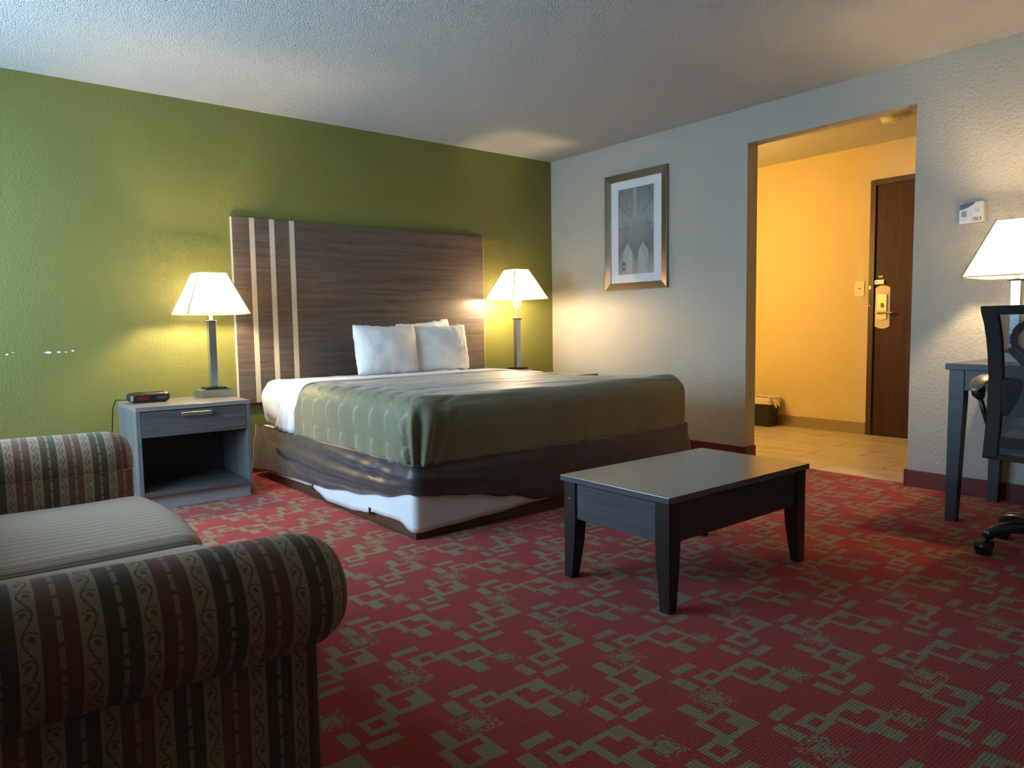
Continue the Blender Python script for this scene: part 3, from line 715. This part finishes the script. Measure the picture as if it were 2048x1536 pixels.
def pillow(name, label, loc, w_, h_, t_, tilt, rz, seed, roll=0.0):
    n = 34; V_ = []; F_ = []
    def pt(i, j, sgn):
        u = -1 + 2 * i / n; v = -1 + 2 * j / n
        u = math.sin(u * PI / 2) * .25 + u * .75; v = math.sin(v * PI / 2) * .25 + v * .75
        x = w_ / 2 * u * (1 - .06 * (1 - v * v) * abs(u)) * (1 - .035 * abs(u * v) ** 5); z = h_ / 2 * v * (1 - (.10 if v > 0 else .015) * (1 - u * u) * abs(v)) * (1 - .045 * abs(u * v) ** 5)
        e = max(0.0, (1 - u * u)) ** .42 * max(0.0, (1 - v * v)) ** .42
        edge = 1 - min(1 - abs(u), 1 - abs(v))
        y = sgn * t_ / 2 * e
        x += .006 * nz(u * 3, v * 9, seed) * edge ** 3; z += .009 * nz(u * 6, v * 3, seed + 5) * edge ** 4
        y += .010 * e * nz(u * 2.2 + seed, v * 2.2, sgn) + .016 * nz(u * 13, v * 3, seed) * e * edge ** 2 + .012 * nz(u * 3, v * 14, seed + 2) * e * edge ** 2
        y += .008 * nz(u * 2, v * 2, seed + 9) * (1 - e)
        return (x, y, z + h_ / 2)
    idx = {}
    for sgn in (-1, 1):
        for j in range(n + 1):
            for i in range(n + 1):
                bd = i in (0, n) or j in (0, n)
                k = (i, j, 0 if bd else sgn)
                if k not in idx: idx[k] = len(V_); V_.append(pt(i, j, sgn))
    for sgn in (-1, 1):
        for j in range(n):
            for i in range(n):
                q = []
                for a, b in ((i, j), (i + 1, j), (i + 1, j + 1), (i, j + 1)):
                    bd = a in (0, n) or b in (0, n); q.append(idx[(a, b, 0 if bd else sgn)])
                F_.append(tuple(q if sgn < 0 else q[::-1]))
    o = G().add(V_, F_).out(name, 'pillow', None, True)
    o.location = loc; o.rotation_euler = (tilt, roll, rz)
    return tag(o, label, 'pillow', 'pillows against the headboard')
pillow('pillow', 'plump white pillow standing upright, the one nearer the left lamp', (-1.930, -.410, .648), .510, .365, .20, -.20, .02, 3.1, .015)
pillow('pillow', 'white pillow standing upright at the front, the one nearer the right lamp', (-1.450, -.365, .648), .495, .360, .18, -.18, -.05, 8.4, -.010)
pillow('pillow', 'white pillow mostly hidden behind the front right pillow', (-1.440, -.165, .664), .50, .370, .15, -.12, .02, 5.2, -.085)

# headboard
hb = thing('headboard', 'grey brown wood grain headboard panel with three cream stripes', 'headboard', (-1.837, -.001, .485))
hx = -1.837
xs = [-2.862, -2.748, -2.714, -2.613, -2.578, -2.473, -2.437, -.806]
for k in range(7):
    st = k % 2
    G().box(xs[k] - hx, xs[k + 1] - hx, -.034 if not st else -.0345, 0, 0, 1.242).out('stripe' if st else 'wood_panel', 'cream' if st else 'headwood', hb)
G().box(-2.865 - hx, -2.862 - hx, -.034, 0, 0, 1.242).out('edge_band', 'cream', hb)
G().box(-.806 - hx, -.803 - hx, -.034, 0, 0, 1.242).out('edge_band', 'cream', hb)

# ================================================================== NIGHTSTANDS
def nightstand(x0, label):
    W, Dp, Z = .606, .47, .573
    t = thing('nightstand', label, 'nightstand', (x0, -.70, 0), 0, 'nightstands beside the bed')
    th = .022
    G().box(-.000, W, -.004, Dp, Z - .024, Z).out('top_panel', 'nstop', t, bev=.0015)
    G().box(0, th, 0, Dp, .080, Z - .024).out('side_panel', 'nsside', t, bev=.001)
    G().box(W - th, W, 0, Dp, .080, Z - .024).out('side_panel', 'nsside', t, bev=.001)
    G().box(th, W - th, 0, Dp - .012, .080, .104).out('bottom_shelf', 'nswood', t, bev=.001)
    G().box(th, W - th, Dp - .012, Dp, .104, Z - .024).out('back_panel', 'nsback', t)
    G().box(th, W - th, .02, Dp - .012, .400, .404).out('drawer_floor', 'nsback', t)
    dr = G().box(th + .003, W - th - .003, -.002, .018, .406, Z - .029).out('drawer', 'nswood', t, bev=.001)
    G().box(.222, .384, -.034, -.024, .512, .532).box(.226, .236, -.026, -.001, .514, .530).box(.370, .380, -.026, -.001, .514, .530).out('drawer_handle', 'nickel', dr, bev=.001)
    G().box(.02, W - .006, .035, Dp - .01, 0, .080).out('plinth', 'plinth', t)
    return t
nightstand(-3.628, 'slate grey nightstand with one drawer and open shelf next to the sofa')
nightstand(-.738, 'nightstand in the corner almost hidden behind the bed')

# ================================================================== LAMPS
def lamp(loc, label, pole, stem, sh_w0, sh_w1, sh_h, sh_z, harp, base=True):
    t = thing('table_lamp', label, 'lamp', loc, 0, 'lit table lamps')
    bx = .098
    b = G().box(-bx, bx, -.075, .075, 0, .046).out('base', 'nickel', t, bev=.002)
    G().box(bx - .060, bx - .018, -.062, -.030, .046, .049).out('outlet', 'black', b)
    G().box(-.062, .062, -.055, .055, .046, .060).out('base_plate', 'blackmetal', t, bev=.001)
    z1 = .060 + pole
    G().box(-.0215, .0215, -.0215, .0215, .060, z1).out('post', 'chrome', t, bev=.002)
    G().lathe([(.040, z1), (.042, z1 + .002), (.042, z1 + .006), (.038, z1 + .008)], 32).out('cap_disc', 'blackmetal', t, smooth=.6)
    G().lathe([(.011, z1 + .006), (.011, z1 + stem), (.019, z1 + stem + .004), (.020, z1 + stem + .040), (.014, z1 + stem + .046)], 20).out('socket', 'socket', t, smooth=.6)
    zb = z1 + stem + .05
    G().lathe([(.010, zb - .006), (.014, zb + .010), (.024, zb + .035), (.029, zb + .058), (.026, zb + .078), (.014, zb + .090), (.002, zb + .093)], 20).out('bulb', 'bulb', t, smooth=True)
    zt = sh_z + sh_h
    hz0 = z1 + stem + .010
    hp = G()
    for s_ in (-1, 1):
        hp.tube([(s_ * .020, 0, hz0), (s_ * .036, 0, hz0 + .03), (s_ * .052, 0, hz0 + .075), (s_ * .050, 0, hz0 + .13), (s_ * .030, 0, zt - .022), (0, 0, zt - .012)], .0022, 6)
    hp.out('harp', 'wirem', t, smooth=True)
    def quad(h, z): return [(-h, -h, z), (h, -h, z), (h, h, z), (-h, h, z)]
    nv = 6; q0 = G(); rings_ = [quad(sh_w0 + (sh_w1 - sh_w0) * k / nv, sh_z + sh_h * k / nv) for k in range(nv + 1)]
    q0.grid(rings_, True); sd_ = q0.out('shade', 'shade', t)
    tr = G()
    for (h, z) in ((sh_w0, sh_z), (sh_w1, zt)):
        q = quad(h, z)
        for i in range(4): tr.tube([q[i], q[(i + 1) % 4]], .0026, 6)
    for i in range(4): tr.tube([quad(sh_w0, sh_z)[i], quad(sh_w1, zt)[i]], .0036, 6)
    tr.out('shade_trim', 'trim', sd_)
    G().tube([(-sh_w1, 0, zt - .012), (sh_w1, 0, zt - .012)], .0018, 6).tube([(0, -sh_w1, zt - .012), (0, sh_w1, zt - .012)], .0018, 6).lathe([(.006, zt - .014), (.008, zt - .004), (.004, zt + .012)], 12).out('spider', 'wirem', sd_, smooth=.6)
    return t
lamp((-3.108, -.325, .573), 'lit table lamp on the slate nightstand with its shade set low', .400, .060, .182, .080, .248, .506, .10)
lamp((-.650, -.282, .573), 'lit table lamp in the corner with its bulb showing under the shade', .400, .070, .185, .072, .240, .627, .12)
lamp((-.330, -3.735, .767), 'lit table lamp on the desk cut off by the right edge', .335, .10, .182, .075, .270, .415, .10)

# clock radio
ck = thing('clock_radio', 'black clock radio with dark red display on the nightstand', 'clock radio', (-3.497, -.395, .573), .06)
V = rshell(-.108, .108, -.055, .055, .004, .058, .024, .012); shell_obj('body', 'black', ck, *V)
G().box(-.085, .095, -.0570, -.050, .010, .042).out('front_panel', 'blackmetal', ck, bev=.002)
G().box(-.078, -.010, -.0585, -.056, .018, .038).out('display', 'red', ck)
G().box(.030, .085, -.0580, -.056, .030, .032).box(.030, .085, -.0580, -.056, .022, .0235).out('tuning_scale', 'silver', ck)
G().box(-.104, -.092, -.056, -.040, .014, .042).out('side_trim', 'silver', ck, bev=.002)
for x in (-.055, .055): G().box(x - .022, x + .022, -.018, .004, .056, .0605).out('button', 'blackmetal', ck, bev=.001)
for x in (-.08, .08): G().lathe([(.01, 0), (.01, .006)], 12, (x, 0, 0)).out('foot', 'black', ck)
pc = G().tube([(-3.60, -.345, .590), (-3.638, -.25, .584), (-3.648, -.20, .54), (-3.650, -.15, .40), (-3.655, -.06, .20), (-3.66, -.03, .03)], .003, 6).out('power_cord', 'black', None, True)
tag(pc, 'thin black cord hanging down behind the slate nightstand', 'cord')

# ================================================================== PICTURE
pc_ = thing('framed_picture', 'framed black and white bridge photograph on the white wall', 'picture', (0, -1.015, 1.255))
py = lambda y: y + 1.015
Y0, Y1, ZB, ZT, fw = -1.340, -.690, 0.0, .932, .058
def rail(a, b, c, d_): # outer a-b, inner d-c on the wall plane; profile raised outside
    g_ = G(); lo = [(-.001, *p) for p in (a, b, c, d_)]
    hi = [(-.030, *a), (-.030, *b), (-.020, *c), (-.020, *d_)]
    return g_.hexa(lo, hi)
A = (py(Y1), ZB); Bq = (py(Y0), ZB); Cq = (py(Y0), ZT); Dq = (py(Y1), ZT)
a_ = (py(Y1) - fw, ZB + fw); b_ = (py(Y0) + fw, ZB + fw); c_ = (py(Y0) + fw, ZT - fw); d_ = (py(Y1) - fw, ZT - fw)
for q in ((A, Bq, b_, a_), (Bq, Cq, c_, b_), (Cq, Dq, d_, c_), (Dq, A, a_, d_)): rail(*q).out('frame_rail', 'frame', pc_, bev=.002)
G().box(-.010, -.004, b_[0] - .002, a_[0] + .002, a_[1] - .002, d_[1] + .002).out('mat_board', 'mat', pc_)
PL, PR, PB, PT = py(-.827), py(-1.200), 1.380 - 1.255, 2.064 - 1.255
def pu(u, v): return (PL + (PR - PL) * u, PB + (PT - PB) * v)
pr = G().box(-.0112, -.0100, PR, PL, PB, PT).out('photo_print', 'print', pc_)
def flat(poly, dpt, name, mat):
    g_ = G(); g_.add([(dpt, *pu(*p)) for p in poly], [tuple(range(len(poly)))]); return g_.out(name, mat, pr)
def pline(pts, wd, dpt, name, mat):
    g_ = G()
    for (a, b) in zip(pts, pts[1:]):
        pa, pb = Vector(pu(*a)), Vector(pu(*b)); n_ = (pb - pa).normalized(); n_ = Vector((-n_.y, n_.x)) * wd / 2
        g_.add([(dpt, *(pa + n_)), (dpt, *(pb + n_)), (dpt, *(pb - n_)), (dpt, *(pa - n_))], [(0, 1, 2, 3)])
    return g_
flat([(.44, .62), (.54, .62), (.53, 1.0), (.43, 1.0)], -.01125, 'tower_strip', 'pr_mid')
def arch(c, hw, vb, vs_, vt):
    p = [(c - hw, vb)]
    for k in range(7): p.append((c - hw + hw * (k / 6) ** 1.5, vs_ + (vt - vs_) * (k / 6) ** .9))
    for k in range(5, -1, -1): p.append((c + hw - hw * (k / 6) ** 1.5, vs_ + (vt - vs_) * (k / 6) ** .9))
    return p + [(c + hw, vb)]
flat(arch(.27, .14, 0.0, .22, .365), -.01130, 'bridge_arch', 'pr_light'); flat(arch(.71, .14, 0.0, .22, .365), -.01130, 'bridge_arch', 'pr_light')
thick = [[(0, .835), (.36, .655)], [(.09, .985), (0, .87)], [(1, .89), (.66, .675)], [(1, .845), (.84, 1.0)], [(0, .525), (.33, .548)], [(1, .565), (.72, .555)], [(0, .235), (.28, .385)], [(1, .215), (.76, .345)], [(.09, .985), (.34, .72)], [(.95, .86), (1, .80)]]
thin = [[(.34, .95), (0, .45)], [(.22, 1), (.40, .70)], [(.28, .86), (.05, .18)], [(.30, .72), (.16, .30)], [(.36, .70), (.27, .33)], [(.84, 1), (.98, .30)], [(.70, 1), (.92, .42)], [(.66, .80), (1.0, .36)], [(.64, .62), (.86, .05)], [(.70, .60), (.80, .0)], [(.20, .30), (.10, 0)], [(.30, .34), (.26, 0)], [(.24, .34), (.20, .02)], [(.68, .34), (.86, .02)], [(.30, 1), (.42, .66)], [(.62, .92), (.58, .64)], [(.36, 1), (.44, .72)]]
for l_ in thick: pline(l_, .0042, -.01140, 'cable', 'pr_dark').out('bridge_cable', 'pr_dark', pr)
for l_ in thin: pline(l_, .0024, -.01137, 'cable', 'pr_thin').out('bridge_cable', 'pr_thin', pr)
g = pline([(.165, .04), (.165, .065)], .004, -.01145, '', ''); 
for poly in ([(.10, .115), (.23, .115), (.165, .150)], [(.125, .060), (.145, .060), (.135, .115), (.115, .115)], [(.185, .060), (.205, .060), (.215, .115), (.195, .115)], [(.12, .050), (.21, .050), (.20, .062), (.13, .062)], [(.155, .150), (.175, .150), (.165, .172)], [(.155, .062), (.175, .062), (.172, .098), (.158, .098)]):
    g.add([(-.01145, *pu(*p)) for p in poly], [tuple(range(len(poly)))])
g.out('lantern', 'pr_dark', pr)
G().box(-.0150, -.0138, b_[0] - .002, a_[0] + .002, a_[1] - .002, d_[1] + .002).out('glass_pane', 'glass', pc_)

# ================================================================== THERMOSTAT
th_ = thing('thermostat', 'white wall thermostat with navy corner and grey green screen', 'thermostat', (0, -3.418, 1.552))
tb = G().hexa([(-.001, -.068, -.056), (-.001, -.068, .058), (-.001, .062, .058), (-.001, .062, -.056)], [(-.030, -.060, -.054), (-.030, -.060, .056), (-.030, .058, .056), (-.030, .058, -.058)]).out('case', 'thermo', th_, bev=.004)
poly = [(.056, .018), (.056, .044), (.050, .050), (.020, .054), (-.016, .0555), (-.018, .050), (-.010, .042), (.010, .031), (.030, .023)]
G().prism(poly, -.0312, -.029, 0).out('corner_panel', 'thermod', th_)
G().box(-.0312, -.029, .018, .050, -.024, .014).out('screen_surround', 'mat', th_)
G().box(-.0318, -.029, .020, .045, -.021, .010).out('screen', 'lcd', th_)
for z in (.003, -.013): G().box(-.0325, -.029, .000, .014, z - .006, z + .006).out('button', 'thermo', th_, bev=.001)
G().box(-.0312, -.029, -.040, -.018, .002, .020).out('vent', 'thermog', th_)
for k in range(3):
    G().box(-.0318, -.029, -.038 + k * .007, -.034 + k * .007, .004, .018).out('vent_slot', 'thermo', th_)
G().box(-.0312, -.029, -.050, -.006, -.044, -.028).out('switch_bay', 'thermod', th_)
for k, c in enumerate(('thermo', 'thermog', 'thermo')): G().box(-.034, -.029, -.046 + k * .014, -.036 + k * .014, -.042, -.031).out('slide_switch', c, th_)
G().box(-.0312, -.029, .022, .046, -.0335, -.0320).box(-.0312, -.029, .026, .046, -.0375, -.0362).out('printed_lines', 'thermog', th_)

# ================================================================== COFFEE TABLE
ct = thing('coffee_table', 'dark espresso coffee table with tapered legs on the carpet', 'coffee table', (-2.147, -3.175, 0))
tx, ty, tz = .444, .266, .403
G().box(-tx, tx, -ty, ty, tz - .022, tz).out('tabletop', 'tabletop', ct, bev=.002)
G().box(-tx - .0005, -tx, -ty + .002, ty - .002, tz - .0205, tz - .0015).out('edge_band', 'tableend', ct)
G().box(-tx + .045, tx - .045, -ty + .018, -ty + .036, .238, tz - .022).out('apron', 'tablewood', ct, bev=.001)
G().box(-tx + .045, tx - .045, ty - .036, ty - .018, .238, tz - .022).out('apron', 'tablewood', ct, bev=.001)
G().box(-tx + .020, -tx + .038, -ty + .045, ty - .045, .238, tz - .022).out('end_apron', 'tableend', ct, bev=.001)
G().box(tx - .038, tx - .020, -ty + .045, ty - .045, .238, tz - .022).out('end_apron', 'tablewood', ct, bev=.001)
for sx in (-1, 1):
    for sy in (-1, 1):
        xo, yo = sx * (tx - .012), sy * (ty - .010); wt, wb_ = .060, .040
        def sq(wd, z, o_=0.0):
            xi, yi = xo - sx * wd, yo - sy * wd
            xa, xb = sorted((xo, xi)); ya_, yb2 = sorted((yo, yi)); return [(xa, ya_, z), (xb, ya_, z), (xb, yb2, z), (xa, yb2, z)]
        g = G().hexa(sq(.060, .238), sq(.060, tz - .022)); 
        for (z0, w0, z1_, w1) in ((.150, .055, .238, .060), (0.0, .038, .150, .055)): g.hexa(sq(w0, z0), sq(w1, z1_))
        lg = g.out('leg', 'tableleg', ct)
        if sx < 0 and sy > 0: G().lathe([(.004, -.002), (.004, .001)], 10, (xo, yo - .030, .315), 0).out('screw_cap', 'nickel', lg)

# ================================================================== SOFA
so = thing('sofa', 'two seat sofa in striped burgundy, green and tan jacquard', 'sofa', (-4.35, -2.985, 0))
OXs, OYs = -4.35, -2.985
XBk, XF = -4.78, -3.943
def arm(yc, out_):
    """out_ = -1 near arm (roll outwards to -y), +1 far arm"""
    R = .100; zc = .541; n = 40
    xs_ = [XBk + (XF - .09 - XBk) * k / 24 for k in range(25)]
    rr = .085
    for k in range(1, 11): xs_.append(XF - rr + rr * math.sin(PI / 2 * k / 10) - .005 * (k == 0))
    rows_ = []; uvs = {}
    g_ = G(); idx = 0
    for x in xs_:
        q = max(0.0, (x - (XF - rr)) / rr); ins = 1 - .55 * (1 - math.sqrt(max(0.0, 1 - q * q)))
        row = []
        for k in range(n + 1):
            a = 2 * PI * k / n
            rad = R * ins * (1 + .03 * math.sin(2 * a + .6)) + .003 * nz(x * 5, math.cos(a), math.sin(a))
            zsl = .012 * (XF - x) / .8
            row.append((x - OXs, yc + out_ * rad * math.cos(a) - OYs, zc + zsl + rad * math.sin(a)))
            uvs[idx] = (x + .02 * q * q * q - (.045 if out_ < 0 else 0), a * R); idx += 1
        rows_.append(row)
    g_.grid(rows_)
    nrow = len(rows_); g_.add([], [])
    last = list(range((nrow - 1) * (n + 1), (nrow - 1) * (n + 1) + n)); g_.f.append(tuple(last))
    return g_.out('arm_roll', 'sofa', so, .9, uvf=lambda i, p: uvs[i])
def panel(yo, yi, name='arm_panel'):
    g_ = G(); xo, xi = -3.992, -3.955
    lo_, hi_ = .055, .52
    ys = (yo, yi)
    pts = [(XBk, yo), (xo, yo), (xo + .012, yo + (yi - yo) * .12), (xi, yi), (XBk, yi)]
    if yo > yi: pts = pts[::-1]
    g_.prism([(a - OXs, b - OYs) for a, b in pts], lo_, hi_, 2)
    return g_.out(name, 'sofa', so, uvf=lambda i, p: (p[0] + OXs, p[2]))
arm(-3.80, -1); panel(-3.815, -3.700)
arm(-2.17, 1); panel(-2.120, -2.272)
G().tube([(-3.988 - OXs, -3.818 - OYs, .06), (-3.988 - OXs, -3.818 - OYs, .50)], .0035, 8).out('piping', 'piping', so, smooth=True)
def cush_uv(fc, P): return (P[1], P[0] + (P[2] if fc in 'xX' else 0))
for (a, b) in ((-2.978, -2.276), (-3.694, -2.986)):
    def cd_(P, Q, n, a=a, b=b):
        u = (P.x + .43) / .43; mid = (a + b) / 2 - OYs; v = (P.y - mid) / ((b - a) / 2)
        cr = max(0, 1 - v * v) ** .6
        return Vector((0, 0, .014 * cr if n.z > .3 else 0)) + Vector((.028 * cr * sm((P.x - .30) / .12), 0, 0)) + n * .003 * nz(P.x * 5, P.y * 5, P.z * 5)
    V = rshell(-4.70 - OXs, -3.930 - OXs, a - OYs, b - OYs, .275, .432, .055, .03, 'XxYyZz', cd_)
    c = shell_obj('seat_cushion', 'seat', so, *V, uvm=lambda fc, P: (P[1] + 3.0, P[0]) if fc in 'Zz' else ((P[1] + 3.0, P[2]) if fc in 'xX' else (P[2] * 1.0, P[0])))
G().box(XBk - OXs, -3.968 - OXs, -3.70 - OYs, -2.27 - OYs, .07, .28).out('front_rail', 'sofa', so, uvf=lambda i, p: (p[1] + OYs, p[2]))
V = rshell(-4.98 - OXs, -4.70 - OXs, -3.86 - OYs, -2.11 - OYs, .06, .86, .06, .06); shell_obj('back_frame', 'sofa', so, *V, uvm=lambda fc, P: (P[1], P[2]))
for (a, b) in ((-2.975, -2.28), (-3.69, -2.985)):
    V = rshell(-4.72 - OXs, -4.56 - OXs, a - OYs, b - OYs, .44, .84, .07, .06); shell_obj('back_cushion', 'sofa', so, *V, uvm=lambda fc, P: (P[1], P[2]))
for x in (-4.05, -4.90):
    for y in (-3.80, -2.17): G().lathe([(.022, 0), (.030, .06)], 14, (x - OXs, y - OYs, 0)).out('foot', 'tableleg', so, smooth=.6)

# ================================================================== DESK
dk = thing('desk', 'charcoal desk with square tapered legs against the white wall', 'desk', (-.34, -4.25, 0))
dx, dy = .34, 4.25
G().box(-.665 + dx, -.018 + dx, -5.00 + dy, -3.550 + dy, .738, .767).out('desktop', 'desk', dk, bev=.002)
G().box(-.640 + dx, -.622 + dx, -4.93 + dy, -3.625 + dy, .640, .738).out('apron', 'desk', dk, bev=.001)
G().box(-.060 + dx, -.042 + dx, -4.93 + dy, -3.625 + dy, .640, .738).out('apron', 'desk', dk)
for y in (-3.590, -4.960): G().box(-.600 + dx, -.080 + dx, y - .009 + dy, y + .009 + dy, .640, .738).out('end_apron', 'desk', dk)
for x in (-.645, -.035):
    for y in (-3.562, -4.988):
        s1 = 1 if x < -.3 else -1; s2 = -1 if y > -4 else 1
        def sq2(wd, z):
            xa, xb = sorted((x + dx, x + dx + s1 * wd)); ya_, yb2 = sorted((y + dy, y + dy + s2 * wd)); return [(xa, ya_, z), (xb, ya_, z), (xb, yb2, z), (xa, yb2, z)]
        G().hexa(sq2(.046, 0), sq2(.064, .60)).hexa(sq2(.064, .60), sq2(.064, .738)).out('leg', 'desk', dk)

# ================================================================== OFFICE CHAIR
oc = thing('office_chair', 'black mesh back office chair on castors at the desk', 'office chair', (-.915, -4.085, 0))
base = G().lathe([(.040, .058), (.044, .065), (.040, .115), (.030, .125)], 20).out('base_hub', 'chairmetal', oc, smooth=.6)
a0 = math.atan2(-3.894 + 4.085, -1.09 + .915)
for k in range(5):
    a = a0 - 2 * PI / 5 * k; ca, sa = math.cos(a), math.sin(a); Rr = .275
    pts = [(.03, .108), (.10, .118), (.17, .120), (.22, .110), (.255, .092), (Rr, .072)]
    sp = G().tube([(r * ca, r * sa, z) for r, z in pts], [.027, .027, .026, .025, .023, .017], 12, 1.0).out('base_arm', 'chairmetal', oc, smooth=True)
    ta = a + .9; c = Vector((Rr * ca, Rr * sa, 0)); tx_, ty_ = math.cos(ta), math.sin(ta)
    cs = G()
    for s_ in (-1, 1):
        c2 = c + Vector((-ty_ * .014 * s_, tx_ * .015 * s_, .030))
        pr2 = []
        for (r, w2) in ((.021, -.012), (.030, -.010), (.030, .010), (.021, .012)):
            pr2.append([tuple(c2 + Vector((tx_ * r * math.cos(2 * PI * i / 18) - ty_ * w2, ty_ * r * math.cos(2 * PI * i / 18) + tx_ * w2, r * math.sin(2 * PI * i / 18)))) for i in range(18)])
        cs.grid(pr2, True); cs.f.append(tuple(len(cs.v) - 18 + i for i in range(18))); cs.f.append(tuple(len(cs.v) - 72 + i for i in range(17, -1, -1)))
    w_ = cs.out('castor', 'black', oc, smooth=.7)
    hd = [[tuple(c + Vector((tx_ * .034 * math.cos(t_) - ty_ * o_, ty_ * .034 * math.cos(t_) + tx_ * o_, .030 + .034 * math.sin(t_)))) for t_ in [PI * i / 10 for i in range(11)]] for o_ in (-.029, .029)]
    h_ = G().grid(hd).out('castor_hood', 'black', w_, smooth=True); m = h_.modifiers.new('thickness', 'SOLIDIFY'); m.thickness = .003
    G().tube([(c.x, c.y, .058), (c.x, c.y, .072)], .008, 10).out('castor_stem', 'steel', w_, smooth=.6)
G().lathe([(.026, .115), (.026, .27), (.015, .272), (.015, .40)], 18).out('gas_column', 'black', oc, smooth=.6)
G().box(-.11, .11, -.10, .10, .395, .425).out('tilt_mechanism', 'black', oc, bev=.006)
V = rshell(-.14, .29, -.215, .215, .425, .500, .035, .04); shell_obj('seat', 'chairblack', oc, *V)
# back: frame outline in (y, z); y positive = towards the opening
bxp = -.205
def back_hw(z):  # half width over height
    return interp(z, [(.405, .223), (.556, .221), (.744, .221), (.816, .225), (.888, .228), (.947, .233), (1.017, .244), (1.03, .244)])
def back_x(y, z): return bxp - .035 * (y / .24) ** 2 * -1 + .03 * math.sin((z - .41) / .62 * PI) - .02 * sm((z - .8) / .25)
Zs = [.405 + (1.030 - .405) * k / 40 for k in range(41)]
def rim(z0_, z1_, f0, f1, name, mat, nn=6, thick=.012):
    rows_ = []
    for k in range(41):
        z = z0_ + (z1_ - z0_) * k / 40; hw = back_hw(z)
        rows_.append([(back_x((f0 + (f1 - f0) * i / nn) * hw, z), (f0 + (f1 - f0) * i / nn) * hw, z) for i in range(nn + 1)])
    o_ = G().grid(rows_).out(name, mat, oc, True, uvf=lambda i, p: (p[1], p[2])); m_ = o_.modifiers.new('thickness', 'SOLIDIFY'); m_.thickness = thick; m_.offset = 0; return o_
rim(.405, 1.030, .74, 1.0, 'back_side_frame', 'chairblack'); rim(.405, 1.030, -1.0, -.74, 'back_side_frame', 'chairblack')
rim(.996, 1.030, -.84, .84, 'back_top_band', 'chairblack', 20); rim(.405, .425, -.84, .84, 'back_bottom_band', 'chairblack', 20)
rim(.455, .500, -.84, .84, 'back_cross_band', 'chairblack', 20, .008)
rim(.42, 1.0, -.84, .84, 'mesh_panel', 'chairmesh', 24, .0008)
ellip = [(bxp + .045, .095 * math.cos(2 * PI * k / 32) + .04, .895 + .075 * math.sin(2 * PI * k / 32)) for k in range(33)]
G().tube(ellip, .016, 8).out('back_brace_ring', 'black', oc, smooth=True)
G().tube([(bxp + .050, .15, .86), (bxp + .055, .10, .80), (bxp + .055, .0, .765), (bxp + .055, -.10, .80), (bxp + .050, -.15, .86)], .014, 8).out('back_brace', 'black', oc, smooth=True)
G().tube([(bxp + .055, 0, .77), (bxp + .060, 0, .60), (bxp + .070, 0, .46), (bxp + .15, 0, .405), (-.02, 0, .40)], [.03, .03, .03, .025, .02], 10, .6).out('back_post', 'black', oc, smooth=True)
V = rshell(bxp + .035, bxp + .060, -.17, .17, .58, .74, .012, .03); shell_obj('lumbar_pad', 'chairblack', oc, *V)
for s_ in (1, -1):
    yy = s_ * .292
    G().tube([(-.090, yy, .672), (-.065, yy, .694), (-.02, yy, .716), (.05, yy, .728), (.14, yy, .722), (.20, yy, .70)], [.012, .030, .036, .034, .034, .026], 14, .26).out('arm_pad', 'armtop', oc, smooth=True)
    G().tube([(-.052, yy, .688), (-.050, yy - s_ * .003, .655), (-.040, yy - s_ * .008, .64)], [.030, .026, .018], 10, .8).tube([(-.044, yy - s_ * .006, .645), (-.030, yy - s_ * .02, .58), (-.02, yy - s_ * .035, .52), (.01, yy - s_ * .06, .46), (.06, yy - s_ * .10, .43)], .011, 10).tube([(.17, yy, .70), (.15, yy - s_ * .02, .58), (.11, yy - s_ * .06, .46), (.06, yy - s_ * .10, .43)], .011, 10).out('arm_support', 'black', oc, smooth=True)
G().tube([(-.02, -.02, .41), (-.06, .03, .40), (-.07, .06, .36), (-.05, .08, .33)], .005, 6).out('tilt_lever', 'black', oc, smooth=True)
